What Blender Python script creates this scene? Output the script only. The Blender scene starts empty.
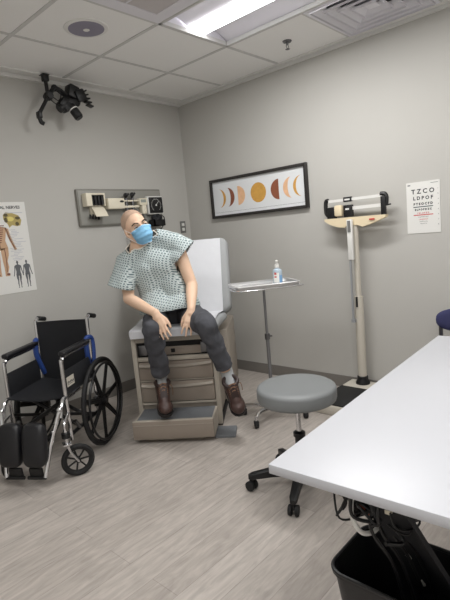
import bpy, bmesh, math, random
from mathutils import Vector, Matrix, noise
random.seed(7)
PI = math.pi
scene = bpy.context.scene
COL = scene.collection
V = Vector

# ------------------------------------------------------------------ camera
H = 2.70
cam_d = bpy.data.cameras.new('camera'); cam = bpy.data.objects.new('camera', cam_d); COL.objects.link(cam)
cr, cu, cf = V((0.67006248, -0.73682335, -0.0900423)), V((0.16546435, 0.03000915, 0.9857591)), V((0.72362823, 0.67541898, -0.142026))
mw = Matrix((cr, cu, -cf)).transposed().to_4x4(); mw.translation = V((-3.45988, -3.62995, 1.38571))
cam.matrix_world = mw
cam_d.sensor_fit = 'HORIZONTAL'; cam_d.sensor_width = 36.0; cam_d.lens = 36.0 * 471.94 / 450
cam_d.clip_start = 0.02
scene.camera = cam
# ------------------------------------------------------------------ light
world = bpy.data.worlds.new('room_air'); scene.world = world; world.use_nodes = True
world.node_tree.nodes['Background'].inputs[0].default_value = (0.8, 0.85, 0.9, 1)
world.node_tree.nodes['Background'].inputs[1].default_value = 0.05
vs = scene.view_settings
vs.view_transform = 'Standard'; vs.look = 'None'; vs.gamma = 1.0; vs.use_curve_mapping = False
vs.exposure = 0.0
LAMP_W = (28, 14, 7.5, 26)        # watts of the ceiling troffers
LENS_E = 6.0

# ------------------------------------------------------------------ helpers
def lin(c):
    return tuple(((x/255)/12.92 if x/255 <= .04045 else ((x/255+.055)/1.055)**2.4) for x in c)
def mat(name, rgb, rough=.5, metal=0, spec=.5, noise_amt=0, noise_scale=20, bump=0, bump_scale=80, emit=0, alpha=1, trans=0, coat=0):
    m = bpy.data.materials.new(name); m.use_nodes = True
    nt = m.node_tree; p = nt.nodes['Principled BSDF']; c = lin(rgb) + (1,)
    p.inputs['Base Color'].default_value = c; p.inputs['Roughness'].default_value = rough
    p.inputs['Metallic'].default_value = metal; p.inputs['Specular IOR Level'].default_value = spec
    p.inputs['Alpha'].default_value = alpha; p.inputs['Transmission Weight'].default_value = trans
    p.inputs['Coat Weight'].default_value = coat
    tc = nt.nodes.new('ShaderNodeTexCoord')
    if noise_amt:
        n = nt.nodes.new('ShaderNodeTexNoise'); n.inputs['Scale'].default_value = noise_scale; n.inputs['Detail'].default_value = 4
        nt.links.new(tc.outputs['Object'], n.inputs['Vector'])
        r = nt.nodes.new('ShaderNodeMapRange'); r.inputs[3].default_value = 1-noise_amt; r.inputs[4].default_value = 1+noise_amt
        nt.links.new(n.outputs['Fac'], r.inputs[0])
        mx = nt.nodes.new('ShaderNodeMix'); mx.data_type = 'RGBA'; mx.blend_type = 'MULTIPLY'; mx.inputs[0].default_value = 1
        mx.inputs[6].default_value = c; nt.links.new(r.outputs[0], mx.inputs[7]); nt.links.new(mx.outputs[2], p.inputs['Base Color'])
    if bump:
        n2 = nt.nodes.new('ShaderNodeTexNoise'); n2.inputs['Scale'].default_value = bump_scale; n2.inputs['Detail'].default_value = 3
        nt.links.new(tc.outputs['Object'], n2.inputs['Vector'])
        b = nt.nodes.new('ShaderNodeBump'); b.inputs['Strength'].default_value = bump; b.inputs['Distance'].default_value = .01
        nt.links.new(n2.outputs['Fac'], b.inputs['Height']); nt.links.new(b.outputs[0], p.inputs['Normal'])
    if emit:
        p.inputs['Emission Color'].default_value = c; p.inputs['Emission Strength'].default_value = emit
    return m

class B:
    """collects shapes into one mesh"""
    def __init__(s): s.bm = bmesh.new()
    def _merge(s, t):
        me = bpy.data.meshes.new('t'); t.to_mesh(me); t.free(); s.bm.from_mesh(me); bpy.data.meshes.remove(me); return s
    def box(s, c, size, rot=None, bev=0, seg=2):
        t = bmesh.new(); bmesh.ops.create_cube(t, size=1)
        bmesh.ops.scale(t, vec=V(size), verts=t.verts)
        if bev: bmesh.ops.bevel(t, geom=t.edges[:], offset=bev, segments=seg, affect='EDGES', profile=.5)
        M = Matrix.Translation(V(c))
        if rot is not None: M = M @ (rot.to_4x4() if hasattr(rot, 'to_4x4') else rot)
        bmesh.ops.transform(t, matrix=M, verts=t.verts); return s._merge(t)
    def span(s, a, b, bev=0, seg=2):
        a, b = V(a), V(b); return s.box((a+b)/2, [abs(x) for x in (b-a)], bev=bev, seg=seg)
    def cyl(s, p0, p1, r0, r1=None, n=20, bev=0):
        p0, p1 = V(p0), V(p1); d = p1-p0; r1 = r0 if r1 is None else r1
        t = bmesh.new(); bmesh.ops.create_cone(t, cap_ends=True, cap_tris=False, segments=n, radius1=max(r0, 1e-4), radius2=max(r1, 1e-4), depth=d.length)
        if bev:
            es = [e for e in t.edges if any(len(f.verts) > 4 for f in e.link_faces)]
            bmesh.ops.bevel(t, geom=es, offset=bev, segments=2, affect='EDGES', profile=.5)
        M = Matrix.Translation((p0+p1)/2) @ d.to_track_quat('Z', 'Y').to_matrix().to_4x4()
        bmesh.ops.transform(t, matrix=M, verts=t.verts); return s._merge(t)
    def sph(s, c, r, rot=None, n=20):
        t = bmesh.new(); bmesh.ops.create_uvsphere(t, u_segments=n, v_segments=max(8, n//2+2), radius=1)
        r = (r, r, r) if not hasattr(r, '__len__') else r
        bmesh.ops.scale(t, vec=V(r), verts=t.verts)
        M = Matrix.Translation(V(c)) @ (rot.to_4x4() if rot is not None else Matrix())
        bmesh.ops.transform(t, matrix=M, verts=t.verts); return s._merge(t)
    def cap(s, p0, p1, r0, r1=None, n=16):
        r1 = r0 if r1 is None else r1
        if (V(p1)-V(p0)).length > 1e-5: s.cyl(p0, p1, r0, r1, n)
        s.sph(p0, r0, n=n); return s.sph(p1, r1, n=n)
    def tube(s, pts, r, n=8, smooth=6, closed=False):
        pts = [V(p) for p in pts]
        if smooth and len(pts) > 2:
            q = []; N = len(pts)
            rng = range(N if closed else N-1)
            for i in rng:
                p1, p2 = pts[i], pts[(i+1) % N]
                p0 = pts[i-1] if (i > 0 or closed) else p1*2-p2
                p3 = pts[(i+2) % N] if (i+2 < N or closed) else p2*2-p1
                for k in range(smooth):
                    t = k/smooth
                    q.append(.5*((2*p1)+(p2-p0)*t+(2*p0-5*p1+4*p2-p3)*t*t+(3*p1-p0-3*p2+p3)*t**3))
            if not closed: q.append(pts[-1])
            pts = q
        bm = s.bm; N = len(pts); rings = []; up = None
        for i, p in enumerate(pts):
            a = pts[i-1] if (i > 0 or closed) else p; b = pts[(i+1) % N] if (i < N-1 or closed) else p
            d = (b-a).normalized()
            if up is None:
                up = d.orthogonal().normalized()
            up = (up-d*up.dot(d)).normalized(); sd = d.cross(up)
            rr = r[min(i*len(r)//N, len(r)-1)] if hasattr(r, '__len__') else r
            rings.append([bm.verts.new(p+(up*math.cos(2*PI*k/n)+sd*math.sin(2*PI*k/n))*rr) for k in range(n)])
        for i in range(N if closed else N-1):
            A, C = rings[i], rings[(i+1) % N]
            for k in range(n): bm.faces.new((A[k], A[(k+1) % n], C[(k+1) % n], C[k]))
        if not closed:
            bm.faces.new(rings[0][::-1]); bm.faces.new(rings[-1])
        return s
    def lathe(s, prof, c=(0, 0, 0), n=28, M=None):
        t = bmesh.new(); rings = []
        for (r, z) in prof:
            if r < 1e-6: rings.append([t.verts.new((0, 0, z))])
            else: rings.append([t.verts.new((r*math.cos(2*PI*k/n), r*math.sin(2*PI*k/n), z)) for k in range(n)])
        for A, C in zip(rings, rings[1:]):
            for k in range(n):
                k2 = (k+1) % n
                q = []
                for v in ([A[k], A[k2]] if len(A) > 1 else [A[0]]) + ([C[k2], C[k]] if len(C) > 1 else [C[0]]):
                    q.append(v)
                if len(q) > 2: t.faces.new(q)
        for R_, rev in ((rings[0], True), (rings[-1], False)):
            if len(R_) > 1: t.faces.new(R_[::-1] if rev else R_)
        bmesh.ops.transform(t, matrix=Matrix.Translation(V(c)) @ (M.to_4x4() if M is not None else Matrix()), verts=t.verts)
        return s._merge(t)
    def torus(s, c, R, r, axis=(0, 0, 1), n=36, m=8):
        q = V(axis).to_track_quat('Z', 'Y').to_matrix()
        return s.tube([V(c)+q @ V((R*math.cos(2*PI*k/n), R*math.sin(2*PI*k/n), 0)) for k in range(n)], r, n=m, smooth=0, closed=True)
    def poly(s, pts, M, h):
        """2D outline in frame M pushed out by h along the frame's Z"""
        t = bmesh.new(); vs_ = [t.verts.new((p[0], p[1], 0)) for p in pts]; f = t.faces.new(vs_)
        if f.normal.z if f.normal.length else False: pass
        ex = bmesh.ops.extrude_face_region(t, geom=[f]); nv = [e for e in ex['geom'] if isinstance(e, bmesh.types.BMVert)]
        bmesh.ops.translate(t, vec=(0, 0, h), verts=nv)
        bmesh.ops.transform(t, matrix=M, verts=t.verts); return s._merge(t)
    def grid(s, fn, nu, nv, thick=0):
        bm = s.bm; P_ = [[V(fn(i/nu, j/nv)) for j in range(nv+1)] for i in range(nu+1)]
        g = [[bm.verts.new(p) for p in row] for row in P_]
        for i in range(nu):
            for j in range(nv): bm.faces.new((g[i][j], g[i+1][j], g[i+1][j+1], g[i][j+1]))
        if thick:
            def nr(i, j):
                a = P_[min(i+1, nu)][j]-P_[max(i-1, 0)][j]; c = P_[i][min(j+1, nv)]-P_[i][max(j-1, 0)]; return a.cross(c).normalized()
            h = [[bm.verts.new(P_[i][j]-nr(i, j)*thick) for j in range(nv+1)] for i in range(nu+1)]
            for i in range(nu):
                for j in range(nv): bm.faces.new((h[i][j], h[i][j+1], h[i+1][j+1], h[i+1][j]))
            for i in range(nu):
                bm.faces.new((g[i+1][0], g[i][0], h[i][0], h[i+1][0])); bm.faces.new((g[i][nv], g[i+1][nv], h[i+1][nv], h[i][nv]))
            for j in range(nv):
                bm.faces.new((g[0][j], g[0][j+1], h[0][j+1], h[0][j])); bm.faces.new((g[nu][j+1], g[nu][j], h[nu][j], h[nu][j+1]))
        return s
    def build(s, name, m, parent=None, world=False, smooth=True, angle=35, fix=True):
        bm = s.bm
        if fix: bmesh.ops.recalc_face_normals(bm, faces=bm.faces[:])
        me = bpy.data.meshes.new(name); bm.to_mesh(me); bm.free()
        return link(name, me, m, parent, world, smooth, angle)

TM = {}
def link(name, me, m, parent=None, world=False, smooth=True, angle=35):
    o = bpy.data.objects.new(name, me); COL.objects.link(o)
    me.materials.clear(); me.materials.append(m)
    if parent is not None:
        if world: me.transform(TM[parent.name].inverted())
        o.parent = parent; TM[o.name] = TM[parent.name]
    else: TM[o.name] = Matrix()
    if smooth:
        me.polygons.foreach_set('use_smooth', [True]*len(me.polygons)); me.set_sharp_from_angle(angle=math.radians(angle))
    me.update(); return o
def tag(o, label=None, cat=None, group=None, kind=None):
    if label: o['label'] = label
    if cat: o['category'] = cat
    if group: o['group'] = group
    if kind: o['kind'] = kind
    return o
def thing(name, label, cat, loc=(0, 0, 0), rotz=0, group=None):
    o = bpy.data.objects.new(name, None); COL.objects.link(o); o.empty_display_size = .1
    o.location = loc; o.rotation_euler = (0, 0, rotz)
    TM[o.name] = Matrix.Translation(V(loc)) @ Matrix.Rotation(rotz, 4, 'Z')
    return tag(o, label, cat, group)
def struct(name, b, m, smooth=False):
    o = b.build(name, m, smooth=smooth); o['kind'] = 'structure'; return o
def blob(b, voxel, it=6, fac=.5):
    """closed shapes grown together into one continuous skin"""
    me = bpy.data.meshes.new('t'); b.bm.to_mesh(me); b.bm.free()
    o = bpy.data.objects.new('t', me); COL.objects.link(o)
    r = o.modifiers.new('r', 'REMESH'); r.mode = 'VOXEL'; r.voxel_size = voxel; r.adaptivity = 0
    if it:
        sm = o.modifiers.new('s', 'SMOOTH'); sm.factor = fac; sm.iterations = it
    dg = bpy.context.evaluated_depsgraph_get(); dg.update()
    out = bpy.data.meshes.new_from_object(o.evaluated_get(dg))
    bpy.data.objects.remove(o); bpy.data.meshes.remove(me)
    nb = B(); nb.bm.from_mesh(out); bpy.data.meshes.remove(out); return nb
def cut(b, co, no, center=None, radius=9):
    """trim away what lies beyond a plane near a point"""
    bm = b.bm; center = V(center if center is not None else co)
    fs = [f for f in bm.faces if (f.calc_center_median()-center).length < radius]
    geom = list({v for f in fs for v in f.verts}) + list({e for f in fs for e in f.edges}) + fs
    bmesh.ops.bisect_plane(bm, geom=geom, plane_co=V(co), plane_no=V(no), clear_outer=True, dist=1e-5)
    return b
def text(b, s, M, size, bold=0, align='CENTER', h=.0006):
    c = bpy.data.curves.new('t', 'FONT'); c.body = s; c.size = size; c.align_x = align; c.extrude = h/2; c.offset = bold; c.resolution_u = 2
    o = bpy.data.objects.new('t', c); COL.objects.link(o)
    dg = bpy.context.evaluated_depsgraph_get(); dg.update()
    me = bpy.data.meshes.new_from_object(o.evaluated_get(dg)); me.transform(M)
    b.bm.from_mesh(me); bpy.data.objects.remove(o); bpy.data.curves.remove(c); bpy.data.meshes.remove(me); return b
def RW(y, z, off=0): return Matrix(((0, 0, -1, -off), (-1, 0, 0, y), (0, 1, 0, z), (0, 0, 0, 1)))   # frame on the right wall
def LW(x, z, off=0): return Matrix(((1, 0, 0, x), (0, 0, -1, -off), (0, 1, 0, z), (0, 0, 0, 1)))    # frame on the left wall
def ell(cx, cy, rx, ry, n=24, a0=0, a1=2*PI): return [(cx+rx*math.cos(a0+(a1-a0)*k/n), cy+ry*math.sin(a0+(a1-a0)*k/n)) for k in range(n if a1-a0 > 6.28 else n+1)]
def bump_verts(b, f):
    b.bm.normal_update()
    for v, d in [(v, v.normal*f(v.co)) for v in b.bm.verts]: v.co += d
    return b

# ------------------------------------------------------------------ materials
M_wallw = mat('bounce_white', (236, 235, 232), .75, spec=.2)  # unseen walls only, made whiter to bounce light onto the ceiling
M_wall = mat('painted_wall', (188, 186, 181), .75, spec=.25, noise_amt=.015, noise_scale=3, bump=.03, bump_scale=220)
M_tile = mat('ceiling_tile', (242, 241, 239), .9, spec=.1, noise_amt=.05, noise_scale=160, bump=.12, bump_scale=240)
M_tbar = mat('grid_metal', (204, 203, 201), .5)
M_trimw = mat('grid_trim', (226, 225, 222), .5)
M_base = mat('baseboard_vinyl', (122, 118, 113), .5)
M_white = mat('white_laminate', (196, 197, 202), .35, spec=.4)
M_whitep = mat('white_plastic', (225, 224, 220), .4)
M_edge = mat('desk_edge', (195, 205, 204), .45)
M_black = mat('black_plastic', (14, 14, 16), .45)
M_blackm = mat('black_metal', (15, 15, 17), .35, spec=.5)
M_rubber = mat('rubber', (20, 20, 21), .7)
M_chrome = mat('chrome', (215, 215, 217), .16, metal=1)
M_steel = mat('brushed_steel', (222, 222, 222), .34, metal=.75, noise_amt=.05, noise_scale=60)
M_dsteel = mat('dull_steel', (112, 112, 114), .35, metal=1)
M_vinyl = mat('black_vinyl', (20, 20, 24), .42, bump=.05, bump_scale=120)
M_sling = mat('black_nylon', (17, 18, 23), .75, noise_amt=.15, noise_scale=40, bump=.1, bump_scale=200)
M_blue = mat('blue_strap', (32, 62, 128), .6)
M_seatgray = mat('gray_vinyl', (122, 125, 126), .45, bump=.03, bump_scale=150)
M_cush = mat('cushion_vinyl', (152, 154, 155), .5, bump=.03, bump_scale=100)
M_paper = mat('exam_paper', (212, 213, 217), .8, bump=.15, bump_scale=14)
M_cab = mat('cabinet_taupe', (158, 149, 138), .5)
M_cabl = mat('cabinet_frame', (180, 172, 160), .5)
M_draw = mat('drawer_front', (143, 132, 121), .5, noise_amt=.02)
M_tread = mat('step_tread', (112, 115, 119), .7, bump=.2, bump_scale=300)
M_dark = mat('dark_shade_plinth', (30, 29, 29), .8)  # painted shade of the shelf opening, also the plinth colour
M_cream = mat('cream_enamel', (226, 210, 178), .45)
M_beige = mat('beige_plastic', (228, 220, 200), .5)
M_pole = mat('pole_enamel', (196, 190, 178), .45)
M_board = mat('wall_board_gray', (146, 145, 139), .5)
M_boarde = mat('wall_board_edge', (125, 123, 116), .5)
M_skin = mat('skin', (224, 190, 164), .55, spec=.35, noise_amt=.04, noise_scale=12)
M_skin.node_tree.nodes['Principled BSDF'].inputs['Subsurface Weight'].default_value = .08
M_skin.node_tree.nodes['Principled BSDF'].inputs['Subsurface Radius'].default_value = (.02, .008, .005)
M_hair = mat('short_hair', (186, 157, 136), .7, noise_amt=.12, noise_scale=90, bump=.2, bump_scale=300)
M_brow = mat('eyebrow', (62, 46, 38), .8)
M_eye = mat('eye', (40, 32, 28), .2)
M_eyew = mat('eye_white', (215, 210, 205), .3)
M_mask = mat('mask_blue', (132, 188, 226), .8, noise_amt=.04, noise_scale=60)
M_maskw = mat('mask_white', (232, 236, 240), .8)
M_pants = mat('charcoal_denim', (78, 79, 84), .9, spec=.2, noise_amt=.3, noise_scale=26, bump=.25, bump_scale=160)
M_belt = mat('navy_waistband', (30, 34, 52), .8)
M_sock = mat('gray_sock', (168, 170, 172), .9, bump=.2, bump_scale=260)
M_shoe = mat('brown_leather', (66, 46, 41), .42, noise_amt=.3, noise_scale=22, bump=.1, bump_scale=90)
M_shoed = mat('dark_leather', (48, 33, 30), .5, noise_amt=.2, noise_scale=30)
M_sole = mat('dark_sole', (26, 23, 23), .7)
M_lace = mat('lace', (132, 100, 78), .7)
M_glass = mat('picture_print', (226, 228, 230), .3)
M_frame = mat('picture_frame', (42, 39, 37), .4)
M_navy = mat('navy_upholstery', (52, 54, 92), .85, noise_amt=.1, noise_scale=120, bump=.1, bump_scale=300)
M_binb = mat('bin_plastic', (22, 22, 24), .4, bump=.05, bump_scale=200)
M_metalpaint = mat('speaker_grille', (138, 134, 150), .6)
M_lens = mat('troffer_lens', (255, 255, 255), .5, emit=LENS_E)
M_refl = mat('troffer_reflector', (226, 224, 230), .35)
M_red = mat('red', (196, 60, 60), .6)
M_ink = mat('ink', (44, 46, 50), .7)
M_green = mat('dark_green_line', (40, 62, 62), .7)

def pattern_mat():
    m = mat('patterned_gown', (206, 216, 216), .85, spec=.15, bump=.06, bump_scale=60); nt = m.node_tree; p = nt.nodes['Principled BSDF']
    tc = nt.nodes.new('ShaderNodeTexCoord'); sp = nt.nodes.new('ShaderNodeSeparateXYZ'); nt.links.new(tc.outputs['Object'], sp.inputs[0])
    def mth(op, a, b=None):
        n = nt.nodes.new('ShaderNodeMath'); n.operation = op
        for i, x in enumerate((a, b)):
            if x is None: continue
            if isinstance(x, (int, float)): n.inputs[i].default_value = x
            else: nt.links.new(x, n.inputs[i])
        return n.outputs[0]
    K = 2*PI/.024
    hor = mth('ADD', sp.outputs[1], mth('MULTIPLY', sp.outputs[0], .75))
    ver = mth('ADD', sp.outputs[2], mth('MULTIPLY', sp.outputs[1], .28))
    a = mth('SINE', mth('MULTIPLY', mth('ADD', hor, ver), K*.72)); b = mth('SINE', mth('MULTIPLY', mth('SUBTRACT', hor, ver), K*.72))
    d = mth('MULTIPLY', a, b)
    r1 = nt.nodes.new('ShaderNodeMapRange'); nt.links.new(d, r1.inputs[0]); r1.inputs[1].default_value = .1; r1.inputs[2].default_value = .4
    r2 = nt.nodes.new('ShaderNodeMapRange'); nt.links.new(d, r2.inputs[0]); r2.inputs[1].default_value = -.6; r2.inputs[2].default_value = -.9
    m1 = nt.nodes.new('ShaderNodeMix'); m1.data_type = 'RGBA'; nt.links.new(r1.outputs[0], m1.inputs[0]); m1.inputs[6].default_value = lin((198, 206, 205))+(1,); m1.inputs[7].default_value = lin((96, 113, 118))+(1,)
    m2 = nt.nodes.new('ShaderNodeMix'); m2.data_type = 'RGBA'; nt.links.new(r2.outputs[0], m2.inputs[0]); nt.links.new(m1.outputs[2], m2.inputs[6]); m2.inputs[7].default_value = lin((136, 162, 164))+(1,)
    nt.links.new(m2.outputs[2], p.inputs['Base Color']); return m
M_gown = pattern_mat()

def floor_mat():
    m = bpy.data.materials.new('wood_plank_vinyl'); m.use_nodes = True; nt = m.node_tree; p = nt.nodes['Principled BSDF']
    tc = nt.nodes.new('ShaderNodeTexCoord')
    br = nt.nodes.new('ShaderNodeTexBrick'); nt.links.new(tc.outputs['Object'], br.inputs['Vector'])
    br.offset = .37; br.inputs['Scale'].default_value = 1; br.inputs['Brick Width'].default_value = 1.22; br.inputs['Row Height'].default_value = .152
    br.inputs['Mortar Size'].default_value = .0012; br.inputs['Mortar Smooth'].default_value = .3; br.inputs['Bias'].default_value = -.1
    br.inputs['Color1'].default_value = lin((186, 178, 171))+(1,); br.inputs['Color2'].default_value = lin((168, 160, 153))+(1,); br.inputs['Mortar'].default_value = lin((146, 138, 133))+(1,)
    mp = nt.nodes.new('ShaderNodeMapping'); mp.inputs['Scale'].default_value = (2.3, 24, 1); nt.links.new(tc.outputs['Object'], mp.inputs['Vector'])
    n = nt.nodes.new('ShaderNodeTexNoise'); n.inputs['Scale'].default_value = 1.6; n.inputs['Detail'].default_value = 7; n.inputs['Roughness'].default_value = .65; n.inputs['Distortion'].default_value = .6
    nt.links.new(mp.outputs[0], n.inputs['Vector'])
    mp2 = nt.nodes.new('ShaderNodeMapping'); mp2.inputs['Scale'].default_value = (2.2, 9, 1); nt.links.new(tc.outputs['Object'], mp2.inputs['Vector'])
    w = nt.nodes.new('ShaderNodeTexNoise'); w.inputs['Scale'].default_value = 2.2; w.inputs['Detail'].default_value = 5; w.inputs['Distortion'].default_value = 2.2
    nt.links.new(mp2.outputs[0], w.inputs['Vector'])
    r = nt.nodes.new('ShaderNodeMapRange'); nt.links.new(n.outputs['Fac'], r.inputs[0]); r.inputs[1].default_value = .3; r.inputs[2].default_value = .7; r.inputs[3].default_value = .81; r.inputs[4].default_value = 1.1
    r2 = nt.nodes.new('ShaderNodeMapRange'); nt.links.new(w.outputs['Fac'], r2.inputs[0]); r2.inputs[1].default_value = .35; r2.inputs[2].default_value = .7; r2.inputs[3].default_value = .9; r2.inputs[4].default_value = 1.1
    ml = nt.nodes.new('ShaderNodeMath'); ml.operation = 'MULTIPLY'; nt.links.new(r.outputs[0], ml.inputs[0]); nt.links.new(r2.outputs[0], ml.inputs[1])
    mx = nt.nodes.new('ShaderNodeMix'); mx.data_type = 'RGBA'; mx.blend_type = 'MULTIPLY'; mx.inputs[0].default_value = 1
    nt.links.new(br.outputs['Color'], mx.inputs[6]); nt.links.new(ml.outputs[0], mx.inputs[7]); nt.links.new(mx.outputs[2], p.inputs['Base Color'])
    p.inputs['Roughness'].default_value = .42; p.inputs['Specular IOR Level'].default_value = .35
    return m
M_floor = floor_mat()

# ------------------------------------------------------------------ room shell
X0, Y0 = -4.75, -5.0
struct('floor', B().span((X0-.1, Y0-.1, -.1), (.1, .1, 0)), M_floor)
struct('wall_left', B().span((X0-.1, 0, 0), (.1, .1, H+.1)), M_wall)
struct('wall_right', B().span((0, Y0-.1, 0), (.1, 0, H+.1)), M_wall)
struct('wall_back', B().span((X0-.1, Y0-.1, 0), (0, Y0, H+.1)), M_wallw)
struct('wall_side', B().span((X0-.1, Y0, 0), (X0, 0, H+.1)), M_wallw)
struct('baseboard_left', B().span((X0, -.008, 0), (0, 0, .10), bev=.003), M_base)
struct('baseboard_right', B().span((-.008, Y0, 0), (0, -.008, .10), bev=.003), M_base)
T = .638; GX, GY = -.695, -.655
TROFF = [(-1.333, -2.569), (-3.247, -2.569), (-1.333, -4.483), (-3.247, -4.483)]    # low corner of each 2x4 light opening
cb = B()
# ceiling with the four light openings cut out: strips between the openings
ys = [Y0-.1, -4.483, -3.207, -2.569, -1.931, -1.293, .1]; xs = [X0-.1, -3.247, -2.609, -1.333, -.695, -.067, .1]
holes = [(x+.3, y+.6) for x, y in TROFF]+[(x+.3, y+1.0) for x, y in TROFF]+[(-.38, -2.25)]
for i in range(6):
    for j in range(6):
        if any(xs[i] < hx_ < xs[i+1] and ys[j] < hy_ < ys[j+1] for hx_, hy_ in holes): continue
        cb.span((xs[i], ys[j], H), (xs[i+1], ys[j+1], H+.1))
struct('ceiling', cb, M_tile)
tb = B()
for k in range(0, 7):
    x = GX - k*T
    if x > X0: tb.span((x-.012, Y0, H-.004), (x+.012, -.12, H+.001))
for k in range(0, 8):
    y = GY - k*T
    if k in (2, 6): pieces = [(X0, -3.247), (-2.609, -1.333), (-.695, -.06)]      # bars stop at the light openings
    else: pieces = [(X0, -.06)]
    if y > Y0:
        for a, c in pieces: tb.span((a, y-.012, H-.0045), (c, y+.012, H+.001))
gt = tb.build('trim_1', M_tbar, smooth=False); gt['kind'] = 'structure'
struct('trim_2', B().span((X0, -.13, H-.010), (-.075, -.115, H)).span((X0, -.115, H-.006), (-.075, -.04, H)).span((X0, -.03, H-.03), (0, 0, H)), M_trimw)
struct('trim_3', B().span((-.078, Y0, H-.010), (-.066, -.03, H)).span((-.066, Y0, H-.006), (-.03, -.03, H)).span((-.022, Y0, H-.025), (0, -.03, H)), M_trimw)

# ------------------------------------------------------------------ ceiling lights
def troffer(i, x0, y0, label):
    x1, y1 = x0+.638, y0+1.276; xc = (x0+x1)/2; L = y1-y0
    t = thing('ceiling_light', label, 'ceiling light', (xc, (y0+y1)/2, H), 0, None)
    f = B()
    for a, b in (((x0, y0, H-.006), (x0+.02, y1, H+.02)), ((x1-.02, y0, H-.006), (x1, y1, H+.02)), ((x0, y0, H-.006), (x1, y0+.02, H+.02)), ((x0, y1-.02, H-.006), (x1, y1, H+.02))): f.span(a, b)
    f.build('frame', M_tbar, t, world=True, smooth=False)
    for sgn in (-1, 1):
        def fn(u, v): return (xc+sgn*(.078+.227*u), y0+.015+(L-.03)*v, H+.012+.055*math.sin(PI*(.12+.8*u)))
        B().grid(fn, 10, 1, .002).build('reflector', M_refl, t, world=True)
    def ln(u, v): return (xc-.08+.16*u, y0+.015+(L-.03)*v, H+.022-.022*math.sin(PI*u))
    B().grid(ln, 10, 1, .002).build('diffuser', M_lens, t, world=True)
    B().span((x0+.004, y0+.004, H+.085), (x1-.004, y1-.004, H+.095)).span((x0+.002, y0, H), (x0+.006, y1, H+.09)).span((x1-.006, y0, H), (x1-.002, y1, H+.09)).span((x0, y0+.002, H), (x1, y0+.006, H+.09)).span((x0, y1-.006, H), (x1, y1-.002, H+.09)).build('housing', M_refl, t, world=True, smooth=False)
    ld = bpy.data.lights.new('troffer_lamp', 'AREA'); ld.shape = 'RECTANGLE'; ld.size = .17; ld.size_y = 1.22; ld.energy = LAMP_W[i]; ld.color = (1, .995, .98)
    lo = bpy.data.objects.new('lamp', ld); COL.objects.link(lo); lo.parent = t; lo.location = (0, 0, -.012)
    return t
LL = ['long fluorescent ceiling light with a glowing centre strip, above the patient', 'added unseen ceiling light behind the ceiling speaker', 'added unseen ceiling light above the white desk', 'added unseen ceiling light over the open floor left of the white desk']  # last three are assumed, out of view, added to light the room
for i, (x, y) in enumerate(TROFF): troffer(i, x, y, LL[i])

# return grille, diffuser, speaker, sprinkler
def loop_frame(b, x0, y0, x1, y1, w, z0, z1):
    b.span((x0, y0, z0), (x0+w, y1, z1)); b.span((x1-w, y0, z0), (x1, y1, z1)); b.span((x0+w, y0, z0), (x1-w, y0+w, z1)); b.span((x0+w, y1-w, z0), (x1-w, y1, z1)); return b
t = thing('return_air_grille', 'square perforated return air grille in the ceiling beside the long light', 'air vent', (-1.66, -1.58, H))
x0, y0, x1, y1 = -1.959, -1.919, -1.345, -1.305
loop_frame(B(), x0, y0, x1, y1, .085, H-.008, H).build('frame', M_refl, t, world=True, smooth=False)
M_perf = mat('perforated_panel', (140, 136, 136), .6)
nt = M_perf.node_tree; vo = nt.nodes.new('ShaderNodeTexVoronoi'); vo.inputs['Scale'].default_value = 110; vo.inputs['Randomness'].default_value = .1
tcn = nt.nodes.new('ShaderNodeTexCoord'); nt.links.new(tcn.outputs['Object'], vo.inputs['Vector'])
rr = nt.nodes.new('ShaderNodeValToRGB'); rr.color_ramp.elements[0].position = .25; rr.color_ramp.elements[0].color = lin((104, 99, 100))+(1,); rr.color_ramp.elements[1].position = .4; rr.color_ramp.elements[1].color = lin((196, 190, 190))+(1,)
nt.links.new(vo.outputs['Distance'], rr.inputs[0]); nt.links.new(rr.outputs[0], nt.nodes['Principled BSDF'].inputs['Base Color'])
B().span((x0+.085, y0+.085, H-.004), (x1-.085, y1-.085, H-.001)).build('perforated_panel', M_perf, t, world=True, smooth=False)
B().span((x0+.305, y0+.085, H-.007), (x0+.315, y1-.085, H-.004)).build('divider', M_refl, t, world=True, smooth=False)

t = thing('air_diffuser', 'square white four-way supply air diffuser in the ceiling near the right wall', 'air vent', (-.37, -2.23, H))
x0, y0, x1, y1 = -.689, -2.563, -.073, -1.937
loop_frame(B(), x0, y0, x1, y1, .022, H-.008, H+.004).build('frame', M_refl, t, world=True, smooth=False)
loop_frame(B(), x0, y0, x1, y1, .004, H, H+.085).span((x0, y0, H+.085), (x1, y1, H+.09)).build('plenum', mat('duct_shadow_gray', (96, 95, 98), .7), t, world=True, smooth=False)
cx, cy = (x0+x1)/2, (y0+y1)/2
for k, h in enumerate((.286, .222, .158, .094)):
    hi = h-.058; b = B()
    def sq(q, z): return [b.bm.verts.new((cx+sx*q, cy+sy*q, z)) for sx, sy in ((-1, -1), (1, -1), (1, 1), (-1, 1))]
    A_, A2, C_, D_, E_ = sq(h, H-.016), sq(h-.001, H-.003), sq(hi, H+.034), sq(hi+.002, H+.036), sq(h+.0015, H-.002)
    for P1, P2 in ((A_, A2), (A2, C_), (C_, D_), (D_, E_), (E_, A_)):
        for q in range(4): b.bm.faces.new((P1[q], P1[(q+1) % 4], P2[(q+1) % 4], P2[q]))
    b.build('vane', M_refl, t, world=True, smooth=False)
B().box((cx, cy, H+.01), (.075, .075, .006)).build('centre_plate', M_refl, t, world=True, smooth=False)

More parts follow.
